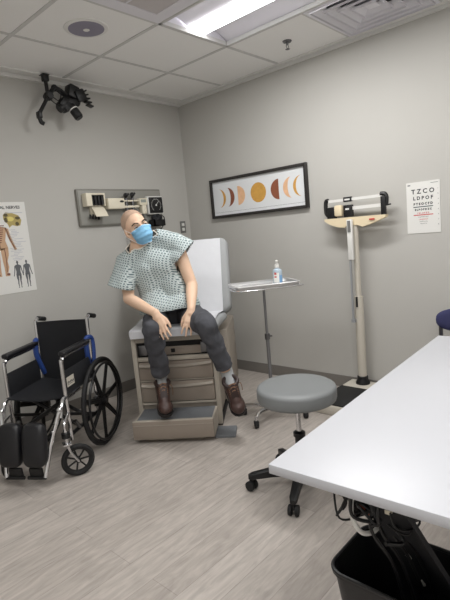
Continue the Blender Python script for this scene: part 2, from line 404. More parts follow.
t = thing('ceiling_speaker', 'round gray speaker grille set in a ceiling tile', 'speaker', (-1.655, -.99, H))
B().lathe([(.0, -.004), (.1, -.006), (.118, -.008), (.132, -.005), (.135, 0)], (0, 0, 0), 40).build('rim', M_trimw, t)
B().lathe([(0, -.013), (.06, -.012), (.108, -.009), (.110, -.004)], (0, 0, 0), 40).build('grille', M_metalpaint, t)
B().lathe([(0, -.016), (.018, -.015), (.02, -.012)], (0, 0, 0), 20).build('centre_badge', M_whitep, t)

t = thing('fire_sprinkler', 'small chrome fire sprinkler head in the ceiling near the right wall', 'sprinkler', (-.396, -1.61, H))
B().lathe([(0, -.008), (.03, -.008), (.034, 0)], (0, 0, 0), 24).build('escutcheon', M_dsteel, t)
B().cyl((0, 0, -.004), (0, 0, -.028), .010, .008).tube([(-.009, 0, -.026), (-.014, 0, -.04), (0, 0, -.055)], .0025).tube([(.009, 0, -.026), (.014, 0, -.04), (0, 0, -.055)], .0025).build('nozzle', M_dsteel, t)
B().lathe([(0, -.057), (.016, -.057), (.016, -.055), (0, -.054)], (0, 0, 0), 16).build('deflector', M_dsteel, t)

# ------------------------------------------------------------------ camera on articulated ceiling arm
t = thing('ceiling_camera', 'black camera on a jointed arm clamped to the ceiling edge above the wheelchair', 'camera', (-1.49, -.14, H))
Yc = -.14
B().span((-1.525, -.165, H-.014), (-1.470, -.105, H-.010)).box((-1.497, Yc, H-.035), (.045, .045, .05), bev=.006).tube([(-1.497, Yc, H-.03), (-1.492, Yc, 2.54)], .015).build('ceiling_clamp', M_blackm, t, world=True)
B().sph((-1.49, Yc, 2.535), (.034, .03, .034)).cyl((-1.49, Yc-.035, 2.535), (-1.49, Yc+.035, 2.535), .026).build('elbow_joint', M_black, t, world=True)
b = B()
for dy in (-.018, .018): b.tube([(-1.49, Yc+dy, 2.535), (-1.581, Yc+dy, 2.40)], .009)
b.box((-1.585, Yc, 2.385), (.03, .05, .05), bev=.006).tube([(-1.59, Yc, 2.385), (-1.578, Yc, 2.335), (-1.557, Yc, 2.325)], .016)
b.build('lower_arm', M_black, t, world=True)
b = B()
for dy in (-.018, .018): b.tube([(-1.48, Yc+dy, 2.54), (-1.429, Yc+dy, 2.604), (-1.337, Yc+dy, 2.56)], .012, smooth=3)
b.sph((-1.429, Yc, 2.604), .026)
b.build('upper_arm', M_black, t, world=True)
b = B().box((-1.285, Yc, 2.59), (.085, .09, .10), Matrix.Rotation(.3, 3, 'Y'), bev=.01)
b.box((-1.235, Yc-.02, 2.565), (.09, .08, .09), Matrix.Rotation(-.4, 3, 'Y'), bev=.012)
for q in range(5): b.box((-1.20+.012*q, Yc-.03, 2.60-.025*q), (.05, .05, .012), Matrix.Rotation(-.5+.2*q, 3, 'Y'), bev=.003)
b.sph((-1.18, Yc, 2.55), (.03, .03, .02)).sph((-1.255, Yc, 2.52), .035)
b.build('pan_head', M_black, t, world=True)
b = B().box((-1.375, Yc-.02, 2.48), (.095, .08, .085), Matrix.Rotation(.7, 3, 'Y'), bev=.014)
b.cyl((-1.43, Yc-.03, 2.44), (-1.345, Yc-.03, 2.50), .032).box((-1.315, Yc-.02, 2.50), (.09, .07, .06), bev=.01)
b.build('camera_body', M_black, t, world=True)
p0, p1 = V((-1.325, Yc-.03, 2.475)), V((-1.29, Yc-.07, 2.385)); dd = (p1-p0)
lens = B().cyl(p0, p1, .036, .036, 24, bev=.004).cyl(p1, p1+dd*.08, .030, .030, 24).build('lens', M_black, t, world=True)
B().cyl(p0+dd*.28, p0+dd*.36, .038, .038, 24).build('lens_ring', M_whitep, lens, world=True)
B().tube([(-1.48, Yc-.03, 2.53), (-1.43, Yc-.04, 2.50), (-1.40, Yc-.03, 2.55), (-1.42, Yc-.03, 2.585)], .004).tube([(-1.49, Yc-.03, 2.50), (-1.45, Yc-.03, 2.475), (-1.40, Yc-.03, 2.47)], .004).build('cable', M_black, t, world=True)

# ------------------------------------------------------------------ anatomy poster on the left wall
PX0, PX1, PZ0, PZ1 = -2.25, -1.737, 1.07, 1.755
t = thing('anatomy_poster', 'white anatomy poster of the nerves of the body on the left wall', 'poster', ((PX0+PX1)/2, 0, PZ0))
B().span((PX0, -.003, PZ0), (PX1, -.0005, PZ1)).build('sheet', M_whitep, t, world=True, smooth=False)
text(B(), 'THE SPINAL NERVES', LW(-1.778, PZ1-.05, .003), .031, .0008, 'RIGHT').build('title', M_ink, t, world=True, smooth=False)
M_flesh = mat('print_flesh', (196, 160, 128), .6); M_bone = mat('print_bone', (176, 158, 96), .6); M_nerve = mat('print_nerve', (120, 76, 60), .6); M_gprint = mat('print_gray', (96, 98, 102), .6); M_lprint = mat('print_lightgray', (190, 191, 198), .6); M_boned = mat('print_bone_dark', (88, 78, 48), .6)
def figure(b, cx, cz, s, off, fat=1.0):
    """flat printed standing figure, s = height"""
    F = LW(cx, cz, off)
    b.poly(ell(0, .93*s, .045*s*fat, .06*s), F, .0005)
    b.poly([(-.02*s, .84*s), (.02*s, .84*s), (.02*s, .9*s), (-.02*s, .9*s)], F, .0005)
    b.poly([(.03*s, .85*s), (.12*s*fat, .82*s), (.10*s*fat, .68*s), (.085*s*fat, .60*s), (.11*s*fat, .48*s), (0, .44*s), (-.11*s*fat, .48*s), (-.085*s*fat, .6*s), (-.10*s*fat, .68*s), (-.12*s*fat, .82*s), (-.03*s, .85*s)], F, .0005)
    for q in (-1, 1):
        pts = [(q*.01*s, .47*s), (q*.11*s*fat, .48*s), (q*.105*s*fat, .36*s), (q*.075*s*fat, .25*s), (q*.085*s*fat, .15*s), (q*.06*s*fat, .04*s), (q*.09*s*fat, 0), (q*.03*s, 0), (q*.03*s, .15*s), (q*.02*s, .25*s)]
        b.poly(pts if q > 0 else pts[::-1], F, .0005)
        pts = [(q*.10*s*fat, .82*s), (q*.145*s*fat, .80*s), (q*.165*s*fat, .66*s), (q*.20*s*fat, .52*s), (q*.225*s*fat, .44*s), (q*.19*s*fat, .43*s), (q*.165*s*fat, .52*s), (q*.125*s*fat, .66*s)]
        b.poly(pts if q > 0 else pts[::-1], F, .0005)
    return b
figure(B(), -1.975, 1.205, .44, .003, 1.3).build('body_figure', M_flesh, t, world=True, smooth=False)
b = B(); F = LW(-1.975, 1.215, .0036) @ Matrix.Scale(1.1, 4)
for q in range(9): b.poly([(-.05+.004*q, .33-.014*q), (.05-.004*q, .33-.014*q), (.05-.004*q, .336-.014*q), (-.05+.004*q, .336-.014*q)], F, .0004)
b.poly([(-.006, .18), (.006, .18), (.006, .345), (-.006, .345)], F, .0004)
for q in (-1, 1):
    b.tube([F @ V((q*.03, .18, 0)), F @ V((q*.032, .10, 0)), F @ V((q*.026, .02, 0))], .003, 4)
    b.tube([F @ V((q*.06, .32, 0)), F @ V((q*.075, .25, 0)), F @ V((q*.10, .18, 0))], .003, 4)
    b.poly(ell(q*.034, .003, .012, .008, 10), F, .0005)
b.build('nerve_lines', M_nerve, t, world=True, smooth=False)
b = B(); F = LW(-1.848, 1.618, .003) @ Matrix.Scale(.9, 4)
b.poly([(-.075, .045), (-.05, .07), (0, .062), (.055, .04), (.075, .0), (.06, -.045), (.03, -.05), (-.01, -.04), (-.035, -.06), (-.045, -.03), (-.075, .01)], F, .0005)
b.build('vertebra_picture', M_bone, t, world=True, smooth=False)
b = B(); F = LW(-1.848, 1.618, .0036) @ Matrix.Scale(.9, 4)
b.poly(ell(-.052, .045, .018, .014, 12), F, .0004).poly(ell(.045, .018, .022, .013, 12), F, .0004).poly(ell(-.055, .005, .016, .022, 12), F, .0004).poly(ell(.035, -.03, .016, .016, 12), F, .0004)
b.build('vertebra_shading', M_boned, t, world=True, smooth=False)
B().poly(ell(-.018, .012, .03, .02, 14), F, .0004).build('vertebra_canal', mat('print_yellow', (222, 206, 120), .6), t, world=True, smooth=False)
for xx, nm in ((-1.862, 1), (-1.792, 2)): figure(B(), xx, 1.105, .21, .003, .85).build('small_figure', M_gprint, t, world=True, smooth=False)
b = B(); F = LW(0, 0, .003)
for q in range(24):
    zz = 1.545-.0115*q
    if zz < 1.31: break
    a = -1.885+random.uniform(-.02, .03)
    b.span((a, -.0035, zz), (a+random.uniform(.04, .11), -.003, zz+.004))
b.span((-1.90, -.0035, 1.672), (-1.765, -.003, 1.677))
b.build('caption_lines', M_lprint, t, world=True, smooth=False)

# ------------------------------------------------------------------ diagnostic wall board and its instruments
t = thing('instrument_board', 'wide gray mounting board on the left wall behind the patient', 'wall board', (-.84, 0, 1.535))
B().span((-1.296, -.030, 1.537), (-.387, -.0005, 1.851), bev=.008).build('panel', M_boarde, t, world=True)
B().span((-1.284, -.034, 1.549), (-.399, -.029, 1.839), bev=.002).build('face_plate', M_board, t, world=True)
f = -.034
t = thing('speculum_dispenser', 'beige speculum dispenser with a dark window at the left end of the wall board', 'dispenser', (-1.16, f, 1.60))
B().span((-1.255, f-.075, 1.70), (-1.20, f, 1.81), bev=.006).span((-1.20, f-.06, 1.795), (-1.062, f, 1.81), bev=.003).span((-1.075, f-.06, 1.70), (-1.062, f, 1.80), bev=.003).span((-1.2, f-.02, 1.70), (-1.07, f, 1.80)).build('housing', M_beige, t, world=True)
b = B()
for q in range(4): b.cyl((-1.185+.033*q, f-.045, 1.71), (-1.185+.033*q, f-.045, 1.79), .0145, n=14)
b.build('specula_tubes', M_black, t, world=True)
B().grid(lambda u, v: (-1.195+.12*u, f-.02-.075*v, 1.70-.09*v+.012*math.sin(PI*v)), 2, 8, .004).span((-1.195, f-.03, 1.62), (-1.08, f, 1.70), bev=.004).build('catch_tray', M_beige, t, world=True)
b = B()
for q in range(4): b.cyl((-1.21+.027*q, f-.03, 1.60-.004*q), (-1.21+.027*q, f-.03, 1.635), .011, .007, n=12)
b.build('spare_specula', M_black, t, world=True)

t = thing('instrument_transformer', 'beige transformer unit with two black-headed scopes standing in its cradles', 'medical instrument', (-.9, f, 1.66))
B().span((-1.045, f-.075, 1.672), (-.872, f, 1.765), bev=.008).build('housing', M_beige, t, world=True)
B().sph((-.905, f-.077, 1.735), (.022, .004, .009)).build('power_switch', M_black, t, world=True)
B().span((-.872, f-.055, 1.68), (-.70, f, 1.70), bev=.004).span((-.872, f-.055, 1.735), (-.70, f, 1.748), bev=.003).build('cradle', M_beige, t, world=True)
for xx, z in ((-.832, 1.792), (-.762, 1.797)):
    h = B().cyl((xx, f-.04, 1.60), (xx, f-.04, 1.765), .014, .016, 16).build('handle', M_dsteel, t, world=True)
    B().sph((xx-.003, f-.05, z), (.021, .026, .02)).cyl((xx-.02, f-.05, z-.004), (xx+.02, f-.065, z+.01), .013, .009).cyl((xx, f-.04, 1.76), (xx, f-.04, z), .012).build('scope_head', M_black, h, world=True)
b = B()
for xx in (-.832, -.80):
    pts = [(xx, f-.03, 1.60), (xx+.005, f-.03, 1.50), (xx+.01, f-.03, 1.38), (xx+.03, f-.035, 1.34), (xx+.05, f-.03, 1.42), (xx+.04, f-.03, 1.60)]
    b.tube(pts, .006)
b.build('coiled_cord', M_dsteel, t, world=True)

t = thing('wall_thermometer', 'small beige wall thermometer base between the scopes and the round gauge', 'thermometer', (-.645, f, 1.70))
B().span((-.69, f-.055, 1.70), (-.602, f, 1.763), bev=.006).build('housing', M_beige, t, world=True)
B().span((-.678, f-.057, 1.725), (-.618, f-.054, 1.752)).build('display', mat('lcd', (150, 156, 148), .3), t, world=True)
B().span((-.67, f-.06, 1.62), (-.62, f, 1.70), bev=.008).build('probe_holder', M_beige, t, world=True)

t = thing('blood_pressure_gauge', 'square black-faced blood pressure gauge with a cuff below, at the right end of the board', 'blood pressure gauge', (-.5, f, 1.54))
B().span((-.594, f-.05, 1.612), (-.408, f, 1.783), bev=.012).build('case', M_whitep, t, world=True)
B().span((-.582, f-.054, 1.624), (-.420, f-.048, 1.771), bev=.006).build('face', M_black, t, world=True)
b = B()
for k in range(28):
    a = math.radians(230-k*10.3); c, s_ = math.cos(a), math.sin(a); r0 = .052
    b.box((-.501+c*(r0+.004), f-.0545, 1.697+s_*(r0+.004)), (.012 if k % 4 == 0 else .007, .001, .0025), Matrix.Rotation(-a, 3, 'Y'))
b.build('dial_marks', M_whitep, t, world=True, smooth=False)
B().box((-.485, f-.056, 1.715), (.055, .001, .003), Matrix.Rotation(-.8, 3, 'Y')).cyl((-.501, f-.054, 1.697), (-.501, f-.058, 1.697), .008).build('needle', M_whitep, t, world=True)
B().span((-.57, f-.09, 1.50), (-.44, f-.08, 1.56)).span((-.57, f-.09, 1.50), (-.56, f, 1.56)).span((-.45, f-.09, 1.5), (-.44, f, 1.56)).span((-.57, f-.09, 1.5), (-.44, f, 1.505)).build('cuff_basket', M_black, t, world=True)
B().sph((-.51, f-.045, 1.575), (.055, .032, .03), Matrix.Rotation(.3, 3, 'Y')).cyl((-.54, f-.05, 1.54), (-.47, f-.05, 1.59), .032).build('cuff', M_sling, t, world=True)
B().tube([(-.50, f-.03, 1.612), (-.475, f-.06, 1.60), (-.45, f-.085, 1.585), (-.425, f-.06, 1.54), (-.44, f-.05, 1.50), (-.48, f-.05, 1.46)], .005).build('hose', M_black, t, world=True)

t = thing('wall_outlet', 'gray wall outlet plate with two white sockets beside the room corner', 'outlet', (-.105, 0, 1.475))
M_gray = mat('gray_plastic_plate', (112, 112, 110), .5)
B().span((-.142, -.006, 1.415), (-.068, -.0005, 1.535), bev=.003).build('plate', M_gray, t, world=True)
for z in (1.452, 1.500): B().span((-.122, -.009, z-.015), (-.088, -.006, z+.015), bev=.004).build('socket', M_whitep, t, world=True)

# ------------------------------------------------------------------ moon picture on the right wall
t = thing('framed_picture', 'wide black-framed picture of gold and brown moon phases on the right wall', 'picture', (0, -.915, 1.52))
y0, y1, z0, z1 = -1.468, -.362, 1.522, 1.892
w = .026
B().span((-.035, y0, z0), (-.0005, y0+w, z1), bev=.003).span((-.035, y1-w, z0), (-.0005, y1, z1), bev=.003).span((-.035, y0+w, z0), (-.0005, y1-w, z0+w), bev=.003).span((-.035, y0+w, z1-w), (-.0005, y1-w, z1), bev=.003).build('frame', M_frame, t, world=True)
B().span((-.016, y0+w, z0+w), (-.002, y1-w, z1-w)).build('print', M_glass, t, world=True, smooth=False)
b = B(); F = RW(0, 0, .016)
for a, c in (((-y1+w+.012, z0+w+.026), (-y0-w-.012, z0+w+.0275)),): b.poly([(a[0], a[1]), (c[0], a[1]), (c[0], c[1]), (a[0], c[1])], F, .0004)
b.build('border_line', M_ink, t, world=True, smooth=False)
def moon_mat(n, c): return mat(n, c, .6, noise_amt=.2, noise_scale=30)
MG, MB_, MP = moon_mat('moon_gold', (206, 156, 74)), moon_mat('moon_brown', (140, 82, 58)), moon_mat('moon_peach', (230, 184, 144))
def moon(yc, zc, kind, m):
    F = RW(yc, zc, .016); r = .088; b = B()
    if kind == 'full': pts = ell(0, 0, r, r, 40)
    else:
        side, inner = kind      # side +1 bulges right; inner = x scale of the inner arc
        out = ell(0, 0, r, r, 24, -PI/2, PI/2); inn = ell(0, 0, r*inner, r, 24, PI/2, -PI/2)
        inn = [(r*inner*math.cos(PI/2-PI*k/24), r*math.sin(PI/2-PI*k/24)) for k in range(1, 24)]
        pts = [(side*(p[0]-r*.5), p[1]) for p in out+inn]
        if side < 0: pts = pts[::-1]
    b.poly(pts, F, .0006).build('moon', m, t, world=True, smooth=False)
moon(-.505, 1.708, (1, .66), MG); moon(-.615, 1.71, (1, .45), MB_); moon(-.745, 1.711, (1, .02), MP); moon(-.945, 1.712, 'full', MG)
moon(-1.13, 1.713, (-1, .02), MB_); moon(-1.262, 1.713, (-1, .45), MP); moon(-1.366, 1.714, (-1, .68), MG)

# ------------------------------------------------------------------ eye chart
t = thing('eye_chart', 'white eye test chart with rows of black letters on the right wall', 'eye chart', (0, -2.391, 1.25))
B().span((-.004, -2.507, 1.252), (-.0005, -2.276, 1.611)).build('sheet', M_whitep, t, world=True, smooth=False)
b = B(); yc = -2.391
for s_, z, sz, sp in (('T Z C O', 1.530, .044, 1), ('L D P O F', 1.487, .033, 1), ('P T E O C F D', 1.450, .022, 1), ('E L P O F D Z C', 1.412, .017, 1)):
    text(b, s_, RW(yc, z, .004), sz, .0012)
for s_, z, sz in (('D E F P O T E C', 1.362, .010), ('T H E Z O L F T D', 1.331, .007), ('P E Z O L C F T D', 1.317, .006)): text(b, s_, RW(yc, z, .004), sz, .0002)
for k in range(8): text(b, str(k+1), RW(-2.494, 1.55-.035*k, .004), .010, .0002)
b.build('lettering', M_ink, t, world=True, smooth=False)
b = B()
for s_, z, sz in (('F E L O P Z D', 1.388, .014), ('L E F O D P C T', 1.346, .009)): text(b, s_, RW(yc, z, .004), sz, .0004)
b.span((-.0046, yc-.068, 1.377), (-.004, yc+.068, 1.383)); b.build('red_row', M_red, t, world=True, smooth=False)
B().span((-.0046, yc-.068, 1.434), (-.004, yc+.068, 1.440)).build('green_line', M_green, t, world=True, smooth=False)
B().span((-.0046, yc+.085, 1.588), (-.004, yc+.105, 1.596)).span((-.0046, yc-.105, 1.594), (-.004, yc-.055, 1.597)).build('corner_mark', M_gprint, t, world=True, smooth=False)

# ------------------------------------------------------------------ physician scale
SX, SY = -.10, -1.915
t = thing('physician_scale', 'tall cream physician scale with a balance beam beside the right wall', 'scale', (SX, SY, 0))
B().span((-.60, SY-.16, .0), (-.02, SY+.15, .075), bev=.012).span((-.20, SY-.13, .07), (-.03, SY+.13, .095), bev=.01).build('base', M_pole, t, world=True)
B().span((-.59, SY-.15, .075), (-.19, SY+.14, .088), bev=.004).build('platform_mat', M_rubber, t, world=True)
B().lathe([(.0, .095), (.055, .095), (.055, .11), (.042, .13), (.042, .155), (.034, .16), (0, .16)], (SX, SY, 0)).build('collar', M_black, t, world=True)
B().cyl((SX, SY, .15), (SX, SY, .80), .034, .034).cyl((SX, SY, .80), (SX, SY, 1.37), .022, .022).build('pole', M_pole, t, world=True)
B().span((SX-.037, SY-.008, .72), (SX-.033, SY+.008, .80)).build('pole_slot', M_black, t, world=True)
F = RW(0, 0, .075)
pts = [(1.668, 1.413), (2.168, 1.408), (2.163, 1.388), (2.06, 1.352), (1.985, 1.333), (1.95, 1.348), (1.86, 1.352), (1.84, 1.336), (1.78, 1.343), (1.715, 1.366), (1.668, 1.396)]
B().poly(pts, F, .05).build('beam_housing', M_cream, t, world=True)
B().span((SX-.034, -2.085, 1.378), (SX-.027, -2.045, 1.388)).build('housing_mark', M_red, t, world=True)
B().span((SX-.008, -2.14, 1.536), (SX+.004, -1.70, 1.556)).build('upper_beam', M_whitep, t, world=True)
B().span((SX-.010, -2.14, 1.466), (SX+.004, -1.83, 1.490)).build('lower_beam', M_whitep, t, world=True)
B().tube([(SX, -1.70, 1.555), (SX, -1.676, 1.545), (SX, -1.675, 1.46), (SX, -1.70, 1.43)], .016, 8).span((SX-.02, -1.765, 1.412), (SX+.01, -1.69, 1.50), bev=.004).build('left_bracket', M_black, t, world=True)
B().span((SX-.02, -2.165, 1.405), (SX+.01, -2.13, 1.54), bev=.006).tube([(SX, -2.125, 1.558), (SX, -2.155, 1.555), (SX, -2.17, 1.53), (SX, -2.165, 1.47)], .016, 8).cyl((SX, -2.16, 1.475), (SX, -2.20, 1.477), .006).build('right_bracket', M_black, t, world=True)
B().span((SX-.032, -1.825, 1.425), (SX+.012, -1.757, 1.510), bev=.014).build('counterweight', M_cream, t, world=True)
w_ = B().span((SX-.026, -1.905, 1.415), (SX+.012, -1.836, 1.505), bev=.004).build('lower_poise', M_black, t, world=True)
B().span((SX-.028, -1.885, 1.468), (SX-.026, -1.855, 1.48)).build('pointer_window', M_whitep, w_, world=True)
w_ = B().span((SX-.018, -1.90, 1.528), (SX+.01, -1.835, 1.565), bev=.003).build('upper_poise', M_black, t, world=True)
B().span((SX-.020, -1.89, 1.54), (SX-.018, -1.847, 1.552)).build('pointer_window', M_whitep, w_, world=True)
r_ = B().span((SX-.062, -1.918, 1.09), (SX-.036, -1.876, 1.395), bev=.003).build('height_rod_sleeve', M_whitep, t, world=True)
B().span((SX-.066, -1.908, 1.30), (SX-.062, -1.884, 1.385)).build('height_label', M_gray, r_, world=True)
B().span((SX-.055, -1.894, .62), (SX-.043, -1.880, 1.10)).span((SX-.058, -1.903, .60), (SX-.03, -1.873, .625)).build('height_rod', mat('rod_gray', (150, 152, 155), .35), t, world=True)

# ------------------------------------------------------------------ exam table
FA = math.radians(216.87)
TX, TY = -1.328, -1.096
t = thing('exam_table', 'taupe medical exam table with drawers and raised gray backrest under the patient', 'exam table', (TX, TY, 0), FA)
B().span((-.55, -.285, .03), (-.022, .285, .685)).build('front_cabinet', M_cab, t)
B().span((-1.10, -.36, .03), (-.42, .345, .62), bev=.01).build('rear_cabinet', M_cab, t)
B().span((-1.06, -.31, 0), (-.03, .30, .05)).build('plinth', M_dark, t)
fr = B()
for s_ in (-1, 1): fr.span((-.03, s_*.272, .02), (.004, s_*.305, .69), bev=.004)
fr.span((-.03, -.272, .655), (.004, .272, .69), bev=.004).span((-.03, -.272, .515), (.004, .272, .545), bev=.004).span((-.03, -.272, .365), (0, .272, .372)).span((-.03, -.272, .19), (.002, .272, .205))
fr.build('front_frame', M_cabl, t)
# upper shelf with a drawer pan
B().span((-.022, -.27, .545), (-.018, .27, .655)).build('shelf_shade', M_dark, t)  # dark sheet stands in for the shade inside the opening
pn = B().span((-.018, -.18, .555), (-.004, .20, .615), bev=.004).build('accessory_panel', M_draw, t)
B().span((-.004, -.02, .572), (-.002, .01, .6)).build('socket', M_black, pn)
for s_ in (-1, 1): B().span((-.018, s_*.225-.03, .56), (-.002, s_*.225+.03, .635), bev=.004).build('stirrup_holder', M_dsteel, t)
for z0, z1 in ((.373, .513), (.207, .363)):
    d = B().span((-.02, -.268, z0+.003), (.008, .268, z1-.003), bev=.006)
    d = d.build('drawer', M_draw, t)
    B().grid(lambda u, v: (.009+.012*math.sin(PI*v), -.262+.524*u, z1-.045+.03*v-.012*math.sin(PI*u)), 16, 4, .004).build('finger_pull', M_cab, d)
# pull-out step
st = B().span((.0, -.275, .035), (.24, -.26, .158)).span((.0, .26, .035), (.24, .275, .158)).span((.0, -.26, .035), (.22, .26, .045)).span((-.02, -.2, .0), (.18, .2, .035)).build('step_drawer', M_cabl, t)
B().span((.225, -.285, .035), (.252, .275, .162), bev=.006).build('step_front', M_draw, st)
B().span((.250, -.28, .132), (.2545, .27, .138)).build('step_groove', M_cab, st)
B().span((.0, -.262, .140), (.227, .262, .160), bev=.003).build('step_tread', M_tread, st)
B().span((.228, -.28, .160), (.25, .272, .168), bev=.003).build('step_lip', M_cabl, st)
B().span((.04, .27, .0), (.20, .41, .022), bev=.006).build('foot_pedal', M_tread, t)
# cushions
def rrect(hx, hy, r, n=5):
    out = []
    for cx_, cy_, a in ((hx-r, hy-r, 0), (-hx+r, hy-r, PI/2), (-hx+r, -hy+r, PI), (hx-r, -hy+r, 1.5*PI)):
        for k in range(n+1): out.append((cx_+r*math.cos(a+PI/2*k/n), cy_+r*math.sin(a+PI/2*k/n)))
    return out
def cushion(u0, u1, hw0, hw1, zt, th, rc=.05, e=.028):
    """padded slab between u0 and u1, half width hw0 to hw1, rounded all round"""
    b = B(); L = abs(u1-u0)/2; W = max(hw0, hw1); um = (u0+u1)/2; ls = []
    prof = [(e*(1-math.sin(a)), zt-th+e*(1-math.cos(a))) for a in [PI/2*k/4 for k in range(5)]]
    prof = prof+[(o, 2*zt-th-z) for o, z in prof[::-1]]
    for o, z in prof:
        ring_ = []
        for x, y in rrect(L-o, W-o, max(rc-o, .01)):
            f = (x/L+1)/2; f = f if u1 > u0 else 1-f
            ring_.append(b.bm.verts.new((um+x, y*(hw0+(hw1-hw0)*f)/W, z)))
        ls.append(ring_)
    b.bm.faces.new(ls[0][::-1]); b.bm.faces.new(ls[-1])
    for A, C in zip(ls, ls[1:]):
        for k in range(len(A)): b.bm.faces.new((A[k], A[(k+1) % len(A)], C[(k+1) % len(A)], C[k]))
    return b
sc = cushion(.05, -.50, .31, .36, .755, .06)
sc.build('seat_cushion', M_cush, t)
bk = cushion(0, .64, .365, .36, 0, .11, .07, .035)
# local +x of the back runs up the backrest; top face looks forward
bx = V((-.24, 0, .60)).normalized(); bz = V((bx.z, 0, -bx.x)); by = V((0, 1, 0))
if bx.cross(by).dot(bz) < 0: by = -by
BM = Matrix(((bx.x, by.x, bz.x, -.45), (bx.y, by.y, bz.y, .03), (bx.z, by.z, bz.z, .76), (0, 0, 0, 1)))
bmesh.ops.transform(bk.bm, matrix=BM, verts=bk.bm.verts)
bk.build('back_cushion', M_cush, t)
B().box(BM @ V((.30, 0, -.13)), (.55, .60, .03), BM.to_3x3()).build('back_panel', M_cab, t)
def paper(u, v):      # runs up the seat then the back
    L1, L2 = .60, .66; s = u*(.05+L1+L2+.02); y = (v-.5)
    wob = .003*math.sin(s*37+y*9)+.003*math.sin(y*31+s*11)
    if s < .07: return V((.058+.002, y*.58, .70+s*.88))
    if s < .07+.47: return V((.055-(s-.07), y*(.57+.05*s), .7605+wob*.4+.002))
    q = s-.54; p = BM @ V((min(q, .622), y*.60*(-1 if by.y < 0 else 1), .004+abs(wob)*.5)); return p
B().grid(paper, 70, 20, .0015).build('paper_cover', M_paper, t)

# ------------------------------------------------------------------ person
P = thing('person', 'person in patterned gown, gray trousers and blue face mask, sitting on the exam table', 'person', (TX, TY, 0), FA)
hipR, hipL = V((-.12, -.105, .845)), V((-.12, .095, .845))
knR, knL = V((.31, -.05, .812)), V((.31, .305, .808))
anR, anL = V((.10, -.085, .42)), V((.17, .385, .455))
pel, waist, chest, neckb = V((-.15, -.01, .86)), V((-.12, -.03, 1.0)), V((-.06, -.075, 1.18)), V((-.015, -.13, 1.335))
shR, shL = V((.02, -.262, 1.235)), V((-.05, .085, 1.342))
elR, elL = V((.10, -.250, .995)), V((-.005, .178, 1.045))
wrR, wrL = V((.315, -.015, .912)), V((.185, .190, .900))
hc = V((.05, -.152, 1.466))
# head frame: forward, left, up
hu = V((.10, -.30, .95)).normalized()
hf = V((.69, .66, -.34)); hf = (hf-hu*hf.dot(hu)).normalized(); hl = hu.cross(hf)
HM = Matrix(((hf.x, hl.x, hu.x, hc.x), (hf.y, hl.y, hu.y, hc.y), (hf.z, hl.z, hu.z, hc.z), (0, 0, 0, 1)))
HR = HM.to_3x3(); HM = HM @ Matrix.Scale(1.045, 4); hp = lambda x, y, z: HM @ V((x, y, z))

def hand(b, W, D, N, S, curl, spread=1.0, thick=1.0):
    """W wrist, D towards the fingertips, N back of the hand, S thumb side"""
    D = D.normalized(); N = (N-D*N.dot(D)).normalized(); S2 = D.cross(N); S2 = S2 if S2.dot(S) > 0 else -S2
    k4 = (.030, .011, -.009, -.028)
    for i, k in enumerate(k4):
        kn = W+D*(.088-.004*abs(i-1)-.004*(i == 3))+S2*k+N*(.004-.003*abs(i-1.3))
        b.cap(W+S2*k*.55+D*.012, kn, .0155, .0125, 10)
        ln = ((.040, .025, .020), (.045, .028, .021), (.042, .027, .020), (.033, .021, .018))[i]
        a = curl*(.75+.12*i); p = kn; sd = S2*(k*spread*5.5)
        for j, L in enumerate(ln):
            ang = a*(.55+.55*j); d = (D*math.cos(ang)-N*math.sin(ang)+sd*(1 if j < 2 else .6)).normalized()
            q = p+d*L; r = (.0098, .0088, .0078, .007)
            b.cap(p, q, r[j], r[j+1], 10); p = q
    b.cap(W-D*.01, W+D*.03, .024, .024, 12)
    tb_ = W+D*.028+S2*.022-N*.006
    t1 = tb_+(D*.75+S2*.6-N*.25).normalized()*.040; t2 = t1+(D*.95+S2*.22-N*.2).normalized()*.032; t3 = t2+(D*1.0-N*.25).normalized()*.025
    b.cap(tb_, t1, .017, .0125, 10).cap(t1, t2, .0118, .0105, 10).cap(t2, t3, .0102, .0085, 10)

b = B()
b.sph(pel, (.12, .165, .115)).cap(pel, waist, .115, .118).cap(waist, chest, .12, .125)
b.sph(chest+V((0, -.01, .02)), (.105, .165, .15), Matrix.Rotation(-.25, 3, 'X'))
b.cap(shR+V((-.01, .06, .02)), neckb+V((0, -.03, -.01)), .050, .060).cap(shL+V((.0, -.05, .0)), neckb+V((0, .03, .0)), .052, .062)
b.cap(neckb-V((0, 0, .03)), hp(-.022, 0, -.06), .080, .061)
b.cap(neckb+V((.0, -.05, -.02)), hp(-.025, -.02, -.075), .060, .046).cap(neckb+V((0, .055, -.005)), hp(-.025, .02, -.075), .058, .046)
b.cap(shR, elR, .052, .039).cap(elR, elR.lerp(wrR, .35), .040, .040).cap(elR.lerp(wrR, .35), wrR, .040, .026)
b.cap(shL, elL, .052, .040).cap(elL, elL.lerp(wrL, .35), .041, .041).cap(elL.lerp(wrL, .35), wrL, .041, .026)
hand(b, wrR, V((.30, .28, -.90)), V((.9, -.2, .30)), V((.1, 1, .1)), .28)
hand(b, wrL, V((.42, -.12, -.88)), V((.85, .15, .45)), V((0, -1, 0)), .35, 1.5)
for hip, kn, an, toe in ((hipR, knR, anR, V((.245, -.045, .30))), (hipL, knL, anL, V((.285, .44, .315)))):
    b.cap(hip, kn, .078, .054).cap(kn, kn.lerp(an, .35), .052, .051).cap(kn.lerp(an, .35), an, .051, .034).cap(an, an.lerp(toe, .6)-V((0, 0, .03)), .030, .018)
